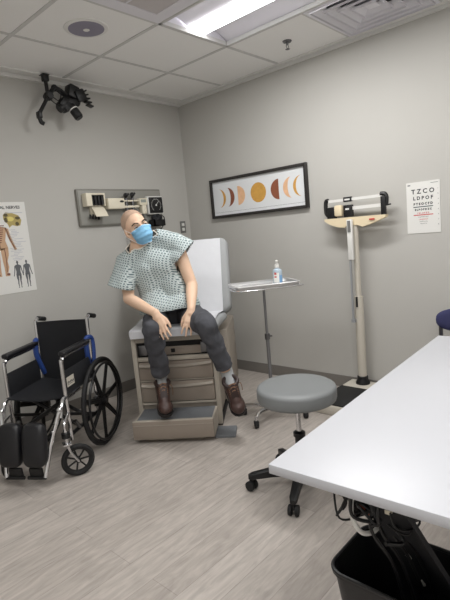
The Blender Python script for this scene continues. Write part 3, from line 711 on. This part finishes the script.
# head
b.sph(hp(-.018, 0, .035), (.098, .077, .092), HR, 28).sph(hp(.02, 0, -.03), (.075, .064, .085), HR, 24)
b.sph(hp(.058, 0, -.092), (.032, .032, .026), HR).cap(hp(-.01, .05, -.055), hp(.05, .022, -.095), .022, .02).cap(hp(-.01, -.05, -.055), hp(.05, -.022, -.095), .022, .02)
b.cap(hp(.082, .028, .022), hp(.082, -.028, .022), .013, .013)                       # brow
b.sph(hp(.062, .045, -.02), (.026, .022, .018), HR).sph(hp(.062, -.045, -.02), (.026, .022, .018), HR)
b.cap(hp(.088, 0, .012), hp(.108, 0, -.028), .008, .012, 10).sph(hp(.098, .011, -.032), .009, n=10).sph(hp(.098, -.011, -.032), .009, n=10)
b.sph(hp(.088, 0, -.062), (.012, .024, .007), HR).sph(hp(.086, 0, -.072), (.012, .02, .007), HR)
for s_ in (-1, 1):
    b.sph(hp(-.012, s_*.076, -.008), (.020, .009, .033), HR @ Matrix.Rotation(s_*.35, 3, 'Z'), 14).sph(hp(-.002, s_*.072, -.032), (.010, .008, .012), HR, 10)
body = blob(b, .0052, 5).build('body', M_skin, P, angle=180)
# eyes, brows, hair, mask
for s_ in (-1, 1):
    e = B().sph(hp(.0755, s_*.031, .0), .0125, n=14).build('eye', M_eyew, P)
    B().sph(hp(.0835, s_*.0305, -.002), (.005, .0065, .0065), HR, 10).build('iris', M_eye, e)
    B().tube([hp(.083, s_*.048, -.001), hp(.0895, s_*.032, .0045), hp(.085, s_*.016, -.001)], .0028, 6).build('eyelid', M_brow, P)
    B().tube([hp(.078, s_*.054, .022), hp(.0965, s_*.036, .030), hp(.099, s_*.014, .023)], .0036, 6).build('eyebrow', M_brow, P)
h = B().sph(hp(-.0195, 0, .036), (.1005, .0795, .0945), HR, 36)
cut(h, hp(.045, 0, .075), HR @ V((.80, 0, -.62)))
cut(h, hp(-.05, 0, -.02), HR @ V((.25, 0, -1)))
h.build('hair', M_hair, P)
from mathutils.bvhtree import BVHTree
bvh = BVHTree.FromPolygons([v.co for v in body.data.vertices], [tuple(p.vertices) for p in body.data.polygons])
MASK = {}
def mask_fn(u, v):
    key = (round(u, 4), round(v, 4))
    if key in MASK: return MASK[key]
    a = (u-.5)*2; th = a*math.radians(66)
    z = -.004-.108*v+.008*(1-abs(a))*(1-v); z = z*(1-.30*abs(a)**2)-.014*abs(a)
    d = V((math.cos(th), math.sin(th), 0)); o = V((.015, 0, z))
    hit = bvh.ray_cast(HM @ (o+d*.25), HR @ -d)
    r = (HM.inverted() @ hit[0]-o).length+.0045 if hit[0] is not None else .07
    tent = .098+.010*math.sin(PI*min(1, v*1.1))-.022*max(0, v-.6)/.4
    r = max(r, (tent-.042*abs(a)**1.6)*(1-.25*abs(a)**6))
    r += .0016*math.sin(v*PI*8)*(1-abs(a)**3)*(0 if v < .06 or v > .94 else 1)
    MASK[key] = hp(*(o+d*r)); return MASK[key]
mk = B().grid(mask_fn, 22, 24, .0015).build('face_mask', M_mask, P, angle=60)
B().tube([mask_fn(u/14, 0) for u in range(15)], .0022, 6, smooth=0).tube([mask_fn(u/14, 1) for u in range(15)], .002, 6, smooth=0).build('mask_edge', M_maskw, mk)
b = B()
for s_, u in ((-1, 0), (1, 1)):
    b.tube([mask_fn(u, .05), hp(-.0, s_*.079, .012), hp(-.022, s_*.083, .016), hp(-.030, s_*.082, -.008), hp(-.018, s_*.078, -.036), mask_fn(u, .95)], .0017, 6)
b.build('ear_loop', M_maskw, mk)

# gown
g = B()
g.sph(pel+V((.03, 0, .03)), (.155, .185, .12)).cap(pel+V((.03, 0, .02)), waist, .155, .150).cap(waist, chest, .150, .148)
g.sph(chest+V((.02, -.01, .02)), (.135, .190, .165), Matrix.Rotation(-.3, 3, 'X'))
g.cap(waist+V((.06, -.06, -.02)), chest+V((.06, -.06, 0)), .115, .11).cap(waist+V((.06, .08, -.02)), chest+V((.02, .04, 0)), .11, .11)
g.cap(V((.045, -.085, .865)), V((.0, .125, .885)), .112, .108).cap(V((.045, -.085, .865)), waist+V((.04, -.05, .06)), .112, .115)
g.cap(shR+V((-.01, .02, .005)), V((-.005, -.195, 1.315)), .070, .060).cap(shL+V((0, -.01, .005)), V((-.02, -.03, 1.385)), .072, .064)
g.cap(neckb-V((0, 0, .06)), neckb.lerp(hc, .5), .088, .074)
g.cap(shR+V((.005, .02, .01)), neckb+V((.005, -.03, -.015)), .072, .068).cap(shL+V((.005, -.03, .005)), neckb+V((.0, .03, .005)), .072, .066)
g.cap(shR, V((.09, -.325, 1.06)), .072, .082).cap(shR, V((.10, -.27, 1.07)), .074, .072)
g.cap(chest+V((.02, -.10, 0)), V((.06, -.25, 1.13)), .10, .07)
g.cap(shL, V((-.02, .18, 1.24)), .076, .074).cap(shL+V((0, 0, .0)), V((-.03, .195, 1.285)), .074, .062)
g.cap(chest+V((0, .07, .05)), V((-.01, .11, 1.24)), .09, .065)
g = blob(g, .0085, 7)
def folds(p):
    q = V((p.x*7, p.y*7, p.z*3.2)); w = V((p.x*4+p.z*6, p.y*13-p.z*9, p.z*4))
    return .010*noise.noise(q)+.007*noise.noise(w)+.003*noise.noise(p*34)
bump_verts(g, folds)
cut(g, (.1, -.31, 1.085), (-.05, -.30, -1), (.1, -.315, 1.03), .135)
cut(g, (-.015, .155, 1.275), (.0, .74, -.67), (-.01, .22, 1.21), .14)
cut(g, (0, 0, .885), (.05, .08, -1))
n1, n2, n3 = V((.085, -.135, 1.316)), V((0, -.055, 1.428)), V((0, -.212, 1.370))
nn = (n2-n1).cross(n3-n1).normalized(); nn = nn if nn.z > 0 else -nn
nk = (n1+n2+n3)/3
cut(g, nk, nn, nk+nn*.07, .135)
gown = g.build('gown', M_gown, P, angle=180)
md = gown.modifiers.new('thickness', 'SOLIDIFY'); md.thickness = .003; md.offset = -1
# neckline binding: follow the open rim left by the cut
dgm = gown.data; bm = bmesh.new(); bm.from_mesh(dgm); bm.edges.ensure_lookup_table()
rim = [v.co.copy() for v in bm.verts if v.is_boundary and abs((v.co-nk).dot(nn)) < .003 and (v.co-nk).length < .17]; bm.free()
if len(rim) > 8:
    c0 = sum(rim, V())/len(rim); ax = nn.orthogonal().normalized(); ay = nn.cross(ax)
    rim.sort(key=lambda p: math.atan2((p-c0).dot(ay), (p-c0).dot(ax)))
    B().tube(rim[::3], .0045, 6, smooth=2, closed=True).build('neckline', mat('gown_binding', (226, 224, 214), .8), gown)

# trousers
def trouser_blob():
    q = B()
    q.sph(pel+V((.01, 0, -.005)), (.135, .185, .105)).cap(pel+V((0, 0, .0)), pel+V((.0, 0, .07)), .13, .125)
    for hip, kn, an, lean in ((hipR, knR, anR, -1), (hipL, knL, anL, 1)):
        q.cap(hip, kn+V((.0, 0, .0)), .094, .071).cap(kn, kn+(an-kn)*.5, .068, .062).cap(kn+(an-kn)*.5, an+(an-kn)*.1, .062, .062)
    return q
q = blob(trouser_blob(), .009, 6)
def pf(p):
    leg = 1 if p.x > .1 else .5
    return leg*1.5*(.007*noise.noise(V((p.x*9, p.y*9, p.z*16)))+.006*noise.noise(V((p.x*16+p.z*11, p.y*12, p.z*7+p.x*5)))+.0025*noise.noise(p*38))
bump_verts(q, pf)
for kn, an in ((knR, anR), (knL, anL)):
    d = (an-kn).normalized(); cut(q, an-d*.055, d, an+d*.0, .17)
tr = q.build('trousers', M_pants, P, angle=180)
md = tr.modifiers.new('thickness', 'SOLIDIFY'); md.thickness = .003; md.offset = -1
B().sph(pel+V((.02, 0, .05)), (.137, .18, .05)).build('waistband', M_belt, tr)

# shoes
def shoe(an, heel, toe, side, spin):
    """boot from heel to toe; spin tilts the instep round the foot axis"""
    f = (toe-heel).normalized(); up = (an-heel.lerp(toe, .28)); up = (up-f*up.dot(f)).normalized(); sd = up.cross(f)
    M3 = Matrix((f, sd, up)).transposed(); L = (toe-heel).length
    pt = lambda x, y, z: heel+f*(x*L)+sd*y+up*z
    b = B()
    b.sph(pt(.17, 0, .045), (.056, .042, .048), M3).sph(pt(.80, 0, .038), (.062, .052, .040), M3).cap(pt(.2, 0, .04), pt(.75, 0, .040), .040, .046)
    b.cap(pt(.24, 0, .06), pt(.25, 0, .15), .050, .053).cap(pt(.36, 0, .088), pt(.72, 0, .052), .046, .040).cap(pt(.26, 0, .08), pt(.36, 0, .088), .05, .046)
    sh = blob(b, .006, 5); cut(sh, pt(.26, 0, .138), up*.97-f*.12)
    s_ = sh.build('shoe', M_shoe, P, angle=180)
    md = s_.modifiers.new('thickness', 'SOLIDIFY'); md.thickness = .003; md.offset = -1
    out = [(x, w) for x, w in ((-.03, .018), (.02, .036), (.2, .044), (.45, .043), (.7, .054), (.88, .052), (1.0, .034), (1.05, .012))]
    MM = M3.to_4x4(); MM.translation = heel-up*.004
    pts = [(x*L, w) for x, w in out]+[(x*L, -w) for x, w in out[::-1]]
    so = B().poly(pts, MM, .024).build('sole', M_sole, s_)
    B().torus(pt(.252, 0, .134), .046, .013, up*.97-f*.12, 24).build('collar', M_shoed, s_)
    tg = B().grid(lambda u, v: pt(.40+.32*u, (v-.5)*(.046), .154-.052*u-.014*u*u+.004*math.cos((v-.5)*3)), 8, 6, .003).build('tongue', M_shoed, s_)
    lc = B()
    for k in range(5):
        x = .40+.065*k; z = .156-.0125*k-.0016*k*k
        lc.tube([pt(x, -.030, z-.010), pt(x+.02, 0, z+.006), pt(x+.045, .030, z-.018)], .0026, 5, 4).tube([pt(x, .030, z-.010), pt(x+.02, 0, z+.008), pt(x+.045, -.030, z-.018)], .0026, 5, 4)
    lc.tube([pt(.40, .03, .14), pt(.36, .058, .125), pt(.40, .066, .085), pt(.44, .064, .055)], .0026, 5)
    lc.build('laces', M_lace, s_)
    B().cap(pt(.25, 0, .09), an+(an-pt(.25, 0, .09)).normalized()*.08, .041, .044).build('sock', M_sock, P)
shoe(anR, V((.045, -.105, .300)), V((.268, -.035, .205)), -1, 0)
shoe(anL, V((.105, .385, .350)), V((.275, .462, .195)), 1, 0)

# ------------------------------------------------------------------ wheelchair
t = thing('wheelchair', 'black folding wheelchair with chrome tubes standing below the anatomy poster', 'wheelchair', (-1.8895, -.600, 0), math.radians(213))
hw = .192
def ring(b, c, R, prof, n=48):
    """lathe about the Y axis"""
    return b.lathe(prof, c, n, Matrix.Rotation(PI/2, 3, 'X'))
for s_ in (-1, 1):
    y = s_*.234; R = .292; c = V((0, y, .305))
    w_ = B(); w_.torus(c, .272, .011, (0, 1, 0), 56, 8)
    w_.cyl(c-V((0, .028, 0)), c+V((0, .028, 0)), .032, n=20)
    for k in range(7):
        a = 2*PI*k/7+.3; d = V((math.cos(a), 0, math.sin(a))); tn = V((-math.sin(a), 0, math.cos(a)))
        for q in (-1, 1): w_.tube([c+d*.025+tn*.016*q, c+d*.15+tn*.012*q, c+d*.27+tn*.010*q], .0068, 6, 1)
        w_.box(c+d*.15, (.24, .005, .022), Matrix((d, V((0, 1, 0)), d.cross(V((0, 1, 0))))).transposed())
    w_ = w_.build('rear_wheel', M_black, t)
    B().torus(c, .291, .0138, (0, 1, 0), 64, 10).build('tire', M_rubber, w_)
    hr = B().torus(c+V((0, s_*.030, 0)), .262, .0085, (0, 1, 0), 56, 8)
    for k in range(6):
        a = 2*PI*k/6; d = V((math.cos(a), 0, math.sin(a))); hr.cyl(c+d*.268, c+d*.262+V((0, s_*.03, 0)), .004, n=8)
    hr.build('handrim', M_blackm, w_)
    B().cyl(c+V((0, s_*.026, 0)), c+V((0, s_*.034, 0)), .018, n=16).build('hub_cap', M_dsteel, w_)
for s_ in (-1, 1):
    c = V((.458, .247, .100)) if s_ > 0 else V((.48, -.21, .100)); sw = V((-.6, .8, 0)) if s_ > 0 else V((.95, .3, 0)).normalized(); ax = V((sw.y, -sw.x, 0)); st_ = c-sw*.05; ax3 = tuple(ax)
    w_ = B().torus(c, .072, .008, ax3, 36, 8).cyl(c-ax*.018, c+ax*.018, .016)
    for k in range(7):
        a = 2*PI*k/7; d = sw*math.cos(a)+V((0, 0, math.sin(a))); w_.tube([c+d*.012, c+d*.070], .0055, 6, 0)
    w_ = w_.build('caster_wheel', M_black, t); B().torus(c, .085, .0150, ax3, 40, 10).build('tire', M_rubber, w_)
    fk = B()
    FM = Matrix((sw, ax, V((0, 0, 1)))).transposed()
    for q in (-1, 1): fk.tube([st_+ax*(q*.026)+V((0, 0, .113)), st_+sw*.012+ax*(q*.027)+V((0, 0, .07)), c+ax*(q*.026)], .0075, 6, 3)
    s0 = V((st_.x, st_.y, 0))
    fk.box(s0+V((0, 0, .217)), (.05, .062, .010), FM, bev=.003).cyl(s0+V((0, 0, .215)), s0+V((0, 0, .30)), .013, n=16).cyl(c-ax*.03, c+ax*.03, .006, n=10)
    fk.build('caster_fork', M_chrome, t)
    B().cyl(s0+V((0, 0, .255)), s0+V((0, 0, .285)), .026, n=18).build('stem_bearing', M_blackm, t)
    B().tube([(.40, s_*hw, .38), ((.40+s0.x)/2, (s_*hw+s0.y)/2+.003, .365), (s0.x, s0.y, .34), (s0.x, s0.y, .28)], .011, 8, 4).build('caster_bracket', M_chrome, t)
fr = B(); lo = B()
for s_ in (-1, 1):
    y = s_*hw
    fr.tube([(0, y, .22), (0, y, .60), (-.005, y, .86), (-.012, y, .892), (-.04, y, .905), (-.05, y, .906)], .0125, 10, 4)          # back post and handle
    fr.tube([(.40, y, .20), (.40, y, .66), (.388, y, .705), (.35, y, .722), (.20, y, .722), (.02, y, .722)], .0125, 10, 5)          # arm tube
    fr.tube([(.0, y, .475), (.40, y, .475)], .0125, 10, 0)
    fr.tube([(.40, y, .48), (.44, y, .47), (.47, y, .43), (.49, y, .38)], .0125, 10, 4)
    lo.tube([(-.02, y, .23), (.40, y, .235)], .0125, 10, 0)
    lo.tube([(.40, y, .37), (.02, y, .22)], .011, 8, 0)
    lo.box((.0, s_*.192, .305), (.06, .026, .07), bev=.005)
lo.tube([(.12, -hw, .24), (.12, hw, .47)], .012, 10, 0).tube([(.14, hw, .24), (.14, -hw, .47)], .012, 10, 0).tube([(.30, -hw, .24), (.30, hw, .47)], .012, 10, 0).tube([(.28, hw, .24), (.28, -hw, .47)], .012, 10, 0)
fr.build('frame', M_chrome, t); lo.build('lower_frame', M_blackm, t)
for s_ in (-1, 1):
    y = s_*hw
    B().cap((-.045, y, .904), (-.120, y, .886), .0165, .0165, 14).build('push_grip', M_rubber, t)
    B().span((.03, y-.024, .728), (.385, y+.024, .758), bev=.012, seg=3).build('armrest_pad', M_vinyl, t)
    sp = B().span((.03, y-.005, .485), (.385, y+.005, .635), bev=.003).build('side_panel', M_sling, t)
    if s_ > 0:
        lb = B().span((.285, y+.0055, .53), (.375, y+.0075, .59)).build('maker_tag', M_pole, sp)
        ms = B()
        for k in range(7): ms.box((.365-.0115*k, y+.0078, .556+.003*math.sin(k*2.1)), (.0075, .0006, .010+.005*(k % 3 == 0)), Matrix.Rotation(.15*(k % 2), 3, 'Y'))
        ms.box((.33, y+.0078, .543), (.07, .0006, .003)); ms.build('tag_lettering', M_ink, lb, smooth=False)
    B().tube([(-.002, y-.017*s_, .52), (.018, y-.017*s_, .56), (.045, y-.004*s_, .66), (.04, y-.004*s_, .745), (.012, y+.004*s_, .762), (-.02, y+.010*s_, .74), (-.016, y+.012*s_, .66), (-.004, y+.008*s_, .58)], .017, 8, 5).build('blue_strap', M_blue, t)
    B().tube([(-.025, y, .40), (.0, y-.0, .34), (.05, y+s_*.012, .345)], .007, 8).build('wheel_lock', M_dsteel, t)
    B().tube([(.34, y+s_*.005, .30), (.31, y+s_*.015, .25), (.26, y+s_*.015, .24)], .012, 8, 4).build('lock_lever', M_dsteel, t)
    # leg rest
    yy = s_*.125
    hg = B().tube([(.49, y, .43), (.505, y*.98, .405), (.565, s_*.148, .24), (.625, yy, .075)], .0125, 10, 4).sph((.49, y, .43), .018).box((.545, s_*.155, .30), (.016, .02, .05), bev=.003).build('leg_rest_hanger', M_chrome, t)
    B().tube([(.55, s_*.152, .28), (.565, s_*.11, .275), (.575, s_*.075, .27)], .010, 8, 4).build('pad_bracket', M_blackm, hg)
    pd = B().sph((0, 0, 0), (1, 1, 1), n=28)
    for v in pd.bm.verts:      # superellipsoid calf pad
        c_ = v.co; f_ = lambda a, e: math.copysign(abs(a)**e, a)
        v.co = V((f_(c_.x, .8)*.042, f_(c_.y, .5)*.073, f_(c_.z, .5)*.128))
    bmesh.ops.transform(pd.bm, matrix=Matrix.Translation((.61, s_*.077, .268)) @ Matrix.Rotation(-.18, 4, 'Y'), verts=pd.bm.verts)
    pd.build('calf_pad', M_vinyl, t, angle=180)
    fp = B().box((.615, s_*.065, .095), (.02, .085, .075), Matrix.Rotation(.12, 3, 'Y'), bev=.008).cyl((.622, yy, .072), (.622, s_*.012, .072), .011, n=10)
    fp.build('foot_plate', M_black, t)
B().grid(lambda u, v: (.0+.425*u, -hw+2*hw*v, .49-.022*math.sin(PI*v)), 10, 14, .008).build('seat', M_sling, t)
B().grid(lambda u, v: (-.004-.030*math.sin(PI*v)*(1-.3*u), -hw+2*hw*v, .46+.425*u), 10, 14, .008).build('backrest', M_sling, t)

# ------------------------------------------------------------------ instrument stand with tray, and the sanitizer bottle
MX, MY = -.85, -1.575
ta = math.atan2(-.59, .81)
t = thing('instrument_stand', 'chrome rolling instrument stand with a steel tray beside the exam table', 'instrument stand', (MX, MY, 0), ta)
b = B(); hx, hy = .236, .155; N = 10
prof = [(0, .988), (.006, .990), (.012, 1.008), (.010, 1.012), (-.004, 1.011)]
loops = [[b.bm.verts.new((p[0], p[1], z)) for p in rrect(hx-.016+o, hy-.016+o, .03+o)] for o, z in prof]
b.bm.faces.new(loops[0])
for A, C in zip(loops, loops[1:]):
    n_ = len(A)
    for k in range(n_): b.bm.faces.new((A[k], A[(k+1) % n_], C[(k+1) % n_], C[k]))
bmesh.ops.recalc_face_normals(b.bm, faces=b.bm.faces[:]); bmesh.ops.solidify(b.bm, geom=b.bm.faces[:], thickness=.0016)
b.build('tray', M_steel, t)
B().tube([(hx-.01, -.1, .980), (hx-.02, -hy+.02, .980), (-hx+.05, -hy+.03, .980), (-hx+.05, hy-.03, .980), (hx-.02, hy-.02, .980), (hx-.01, .1, .980)], .006, 8, 3).tube([(-hx+.05, 0, .980), (hx-.01, 0, .980)], .006, 8, 0).build('tray_frame', M_chrome, t)
B().cyl((0, 0, .06), (0, 0, .62), .013).cyl((0, 0, .60), (0, 0, .98), .0095).build('pole', mat('pole_gray', (128, 128, 130), .3, metal=.5), t)
B().cyl((0, 0, .60), (0, 0, .64), .019).cyl((.0, 0, .62), (.035, 0, .62), .006).build('height_clamp', M_dsteel, t)
base = B(); M2 = TM[t.name].inverted()
c1, c2 = M2 @ V((-1.045, -1.571, .0)), M2 @ V((-.725, -1.773, .0))
bq = [V((-.18, .16, 0)), V((.22, .14, 0))]
base.tube([(c1.x, c1.y, .075), (c1.x*.7, c1.y*.55, .095), (0, 0, .085), (c2.x*.75, c2.y*.55, .095), (c2.x, c2.y, .075)], .014, 8, 5)
for p in bq: base.tube([(0, 0, .085), (p.x*.6, p.y*.6, .092), (p.x, p.y, .075)], .013, 8, 4)
base.cyl((0, 0, .065), (0, 0, .11), .024)
base.build('base', M_chrome, t)
for p in [c1, c2]+bq:
    w_ = B().cyl((p.x, p.y, .045), (p.x, p.y, .085), .010, n=12).build('caster_stem', M_chrome, t)
    B().cyl((p.x-.014, p.y, .0255), (p.x+.014, p.y, .0255), .0255, n=20, bev=.004).box((p.x, p.y, .043), (.034, .036, .022), bev=.006).build('caster', M_rubber, t)

t = thing('sanitizer_bottle', 'clear pump bottle of hand sanitizer standing on the steel tray', 'bottle', (-.745, -1.628, .9895))
M_gel = mat('clear_gel', (190, 208, 222), .15, alpha=.75)
B().lathe([(0, 0), (.030, 0), (.034, .004), (.034, .085), (.030, .098), (.014, .108), (.014, .115), (0, .115)], (0, 0, 0), 28).build('bottle_body', M_gel, t)
B().lathe([(0, .113), (.016, .113), (.016, .132), (.012, .140), (.007, .142), (.007, .158), (0, .158)], (0, 0, 0), 20).build('pump_cap', M_whitep, t)
B().box((-.006, -.004, .162), (.034, .018, .010), Matrix.Rotation(.7, 3, 'Z'), bev=.004).build('pump_nozzle', M_whitep, t)
def lab(z0, z1, a0, a1, m, nm): B().grid(lambda u, v: (.0346*math.cos(a0+(a1-a0)*u), .0346*math.sin(a0+(a1-a0)*u), z0+(z1-z0)*v), 12, 1, .0004).build(nm, m, t)
lab(.010, .080, math.radians(165), math.radians(235), M_whitep, 'label'); lab(.066, .082, math.radians(175), math.radians(205), M_red, 'red_label'); lab(.045, .055, math.radians(175), math.radians(205), M_red, 'red_label')
lab(.010, .060, math.radians(235), math.radians(285), mat('blue_label', (120, 160, 200), .4), 'blue_label')

# ------------------------------------------------------------------ stool
t = thing('rolling_stool', 'round gray padded stool on black casters in front of the white desk', 'stool', (-1.50, -2.25, 0))
SZ = .034
B().lathe([(0, .452), (.194, .452), (.204, .458), (.208, .47), (.208, .512), (.204, .523), (.192, .531), (.15, .534), (0, .535)], (0, 0, SZ), 56).build('seat', M_seatgray, t, angle=50)
B().lathe([(0, .44), (.15, .44), (.15, .453), (0, .453)], (0, 0, SZ)).build('seat_plate', M_blackm, t)
B().cyl((0, 0, .30), (0, 0, .475), .014).build('gas_lift', M_chrome, t)
B().cyl((0, 0, .07), (0, 0, .29), .025, .025).lathe([(.0, .285), (.032, .285), (.032, .305), (.02, .312), (0, .312)]).build('lift_sleeve', M_blackm, t)
B().lathe([(0, .06), (.05, .06), (.055, .075), (.05, .115), (.03, .125), (0, .125)]).build('hub', M_black, t)
for k in range(5):
    a = math.radians(132+72*k); d = V((math.cos(a), math.sin(a), 0)); n_ = V((-d.y, d.x, 0))
    b = B()
    vsq = []
    for r, z, hh, ww in ((.03, .095, .026, .024), (.16, .094, .022, .021), (.27, .080, .016, .018), (.29, .076, .010, .012)):
        vsq.append([b.bm.verts.new(d*r+n_*sx*ww+V((0, 0, z+sz*hh))) for sx, sz in ((-1, -1), (1, -1), (1, .7), (.6, 1), (-.6, 1), (-1, .7))])
    for A, C in zip(vsq, vsq[1:]):
        for q in range(6): b.bm.faces.new((A[q], A[(q+1) % 6], C[(q+1) % 6], C[q]))
    b.bm.faces.new(vsq[0][::-1]); b.bm.faces.new(vsq[-1])
    lg = b.build('leg', M_black, t)
    c = d*.275; q = math.radians(132+72*k+50+37*k); w = V((math.cos(q), math.sin(q), 0))
    cs = B()
    for s_ in (-1, 1): cs.cyl(c+w*(s_*.008)+V((0, 0, .027)), c+w*(s_*.026)+V((0, 0, .027)), .027, n=22, bev=.004)
    cs.cyl(c+V((0, 0, .03)), c+V((0, 0, .075)), .008, n=10).box(c+V((0, 0, .045)), (.018, .018, .03), bev=.004)
    cs.build('caster', M_rubber, t)

# ------------------------------------------------------------------ white desk
t = thing('white_desk', 'white rectangular desk with square corners in the right foreground', 'desk', (-2.507, -2.847, 0), math.radians(2.6))
B().span((0, -.76, .712), (1.60, 0, .74), bev=.002).build('desktop', M_white, t)
ed = B()
for x, nm in ((.50, 1), (1.40, 2)):
    B().span((x-.03, -.68, .0), (x+.03, -.08, .03), bev=.006).build('foot', M_blackm, t)
    B().span((x-.025, -.50, .03), (x+.025, -.40, .69), bev=.008).build('leg', M_blackm, t)
    B().span((x-.03, -.62, .69), (x+.03, -.10, .712), bev=.003).build('bracket', M_blackm, t)
B().span((.5, -.62, .65), (1.4, -.60, .70), bev=.002).build('cross_rail', M_blackm, t)
# drooping cable cover under the desk
t = thing('cable_sleeve', 'flat black cable sleeve hanging slantwise from the desk edge into the waste bin', 'cable cover', (-2.45, -3.17, .70))
def slv(u, v):
    a = V((-2.46, -3.16, .70)).lerp(V((-2.17, -3.19, .24)), u); return a+V((.02, -1, .03))*(v-.5)*(.085+.06*u)+V((.02*math.sin(PI*v), 0, .02*math.sin(PI*v)))
B().grid(slv, 24, 8, .012).build('sleeve', M_sling, t, world=True)
B().box(slv(.16, .3)+V((-.012, 0, .012)), (.016, .016, .012), bev=.002).build('tan_label', M_beige, t, world=True)
for u in (.55, .85): B().tube([slv(u, .2)+V((-.01, 0, .008)), slv(u+.05, .22)+V((-.01, 0, .008))], .005, 6, 0).build('white_clip', M_whitep, t, world=True)

t = thing('cable_bundle', 'tangle of black cables with plugs hanging under the front edge of the white desk', 'cables', (-2.40, -3.06, .60))
b = B(); random.seed(3)
for k in range(12):
    a = V((-2.42+random.uniform(-.03, .08), -3.0-.012*k+random.uniform(-.02, .02), .705)); e = a+V((random.uniform(-.03, .10), random.uniform(-.12, .02), 0))
    dp = random.uniform(.05, .13); m1 = a.lerp(e, .25)+V((random.uniform(-.05, .02), random.uniform(-.03, .05), -dp*.8)); m2 = a.lerp(e, .7)+V((random.uniform(-.03, .05), random.uniform(-.05, .02), -dp))
    b.tube([a, m1, m2, e], random.choice((.003, .004, .005)), 6, 7)
for k in range(14):
    a = V((-2.41+random.uniform(-.02, .07), -3.0-.010*k, .66+random.uniform(-.03, .03))); e = a+V((random.uniform(-.04, .06), random.uniform(-.10, .03), random.uniform(-.08, .0)))
    m = a.lerp(e, .5)+V((random.uniform(-.04, .04), random.uniform(-.05, .05), random.uniform(-.06, .02)))
    b.tube([a, m, e], random.choice((.003, .004, .006)), 6, 7)
for k in range(4):
    x = -2.37+.02*k; y = -3.10-.016*k
    b.tube([(x, y, .66), (x-.03, y+.01, .58), (x+.03, y-.02, .45), (x+.08+.012*k, y-.03, .28), (x+.12+.010*k, y-.03, .10)], .005, 6, 7)
b.build('black_cables', M_black, t, world=True)
B().tube([(-2.392, -3.045, .70), (-2.435, -3.055, .63), (-2.41, -3.07, .565), (-2.36, -3.09, .56), (-2.345, -3.08, .62), (-2.36, -3.05, .70)], .0065, 8, 8).build('white_cable', M_whitep, t, world=True)
B().tube([(-2.40, -3.05, .66), (-2.375, -3.06, .61), (-2.37, -3.085, .60)], .006, 8).build('orange_cable', mat('orange_plastic', (150, 62, 40), .5), t, world=True)
B().box((-2.365, -3.12, .625), (.06, .035, .03), Matrix.Rotation(.5, 3, 'Y'), bev=.006).build('blue_plug', mat('blue_plastic', (42, 46, 98), .5), t, world=True)
B().box((-2.385, -3.035, .67), (.04, .02, .03), Matrix.Rotation(.4, 3, 'X'), bev=.004).build('adapter', mat('gray_plastic', (130, 126, 118), .5), t, world=True)
B().box((-2.37, -3.16, .67), (.14, .05, .04), Matrix.Rotation(1.2, 3, 'Z'), bev=.006).build('power_strip', M_black, t, world=True)

# ------------------------------------------------------------------ waste bin
t = thing('waste_bin', 'open black plastic waste bin under the left end of the white desk', 'waste bin', (-2.245, -3.125, 0))
def bin_loops(b, items, r):
    ls = [[b.bm.verts.new((p[0], p[1], z)) for p in rrect(hx, hy, r_)] for hx, hy, z, r_ in items]
    for A, C in zip(ls, ls[1:]):
        for k in range(len(A)): b.bm.faces.new((A[k], A[(k+1) % len(A)], C[(k+1) % len(A)], C[k]))
    return ls
b = B(); ls = bin_loops(b, [(.095, .145, .006, .04), (.095, .145, .0, .04), (.132, .19, .375, .05), (.138, .196, .376, .052), (.138, .196, .366, .052)][1:], .04); b.bm.faces.new(ls[0][::-1])
ls2 = bin_loops(b, [(.128, .186, .375, .048), (.092, .142, .008, .038)], .04); b.bm.faces.new(ls2[-1])
b.build('bin_body', M_binb, t)
ps = rrect(.135, .193, .051, 6)
B().tube([(p[0], p[1], .377) for p in ps], .006, 8, smooth=0, closed=True).build('rim', M_binb, t)

# ------------------------------------------------------------------ navy chair
t = thing('navy_chair', 'navy upholstered chair with gray metal legs behind the white desk by the right wall', 'chair', (-.40, -2.77, 0))
def superell(b, c, rx, ry, rz, e=.6):
    q = B().sph((0, 0, 0), 1, n=32); f_ = lambda a, e: math.copysign(abs(a)**e, a)
    for v in q.bm.verts: v.co = V((f_(v.co.x, e)*rx, f_(v.co.y, e)*ry, f_(v.co.z, e)*rz))
    bmesh.ops.translate(q.bm, vec=V(c), verts=q.bm.verts); me = bpy.data.meshes.new('t'); q.bm.to_mesh(me); q.bm.free(); b.bm.from_mesh(me); bpy.data.meshes.remove(me); return b
bb = superell(B(), (0, 0, 0), .028, .245, .085, .75)
for v in bb.bm.verts: v.co.x += .9*v.co.y**2*-1*.6; v.co += V((-.19, -2.775, .675))
bb.build('backrest', M_navy, t, world=True, angle=180)
superell(B(), (-.42, -2.775, .455), .22, .225, .035, .5).build('seat', M_navy, t, world=True, angle=180)
for y in (-2.555, -2.995):
    B().tube([(-.205, y, .66), (-.19, y, .44), (-.14, y, .0)], .013, 10, 4).build('leg', M_dsteel, t, world=True)
    B().tube([(-.60, y, .45), (-.61, y, .40), (-.64, y, .0)], .013, 10, 4).tube([(-.18, y, .42), (-.60, y, .43)], .012, 8, 0).build('leg', M_dsteel, t, world=True)
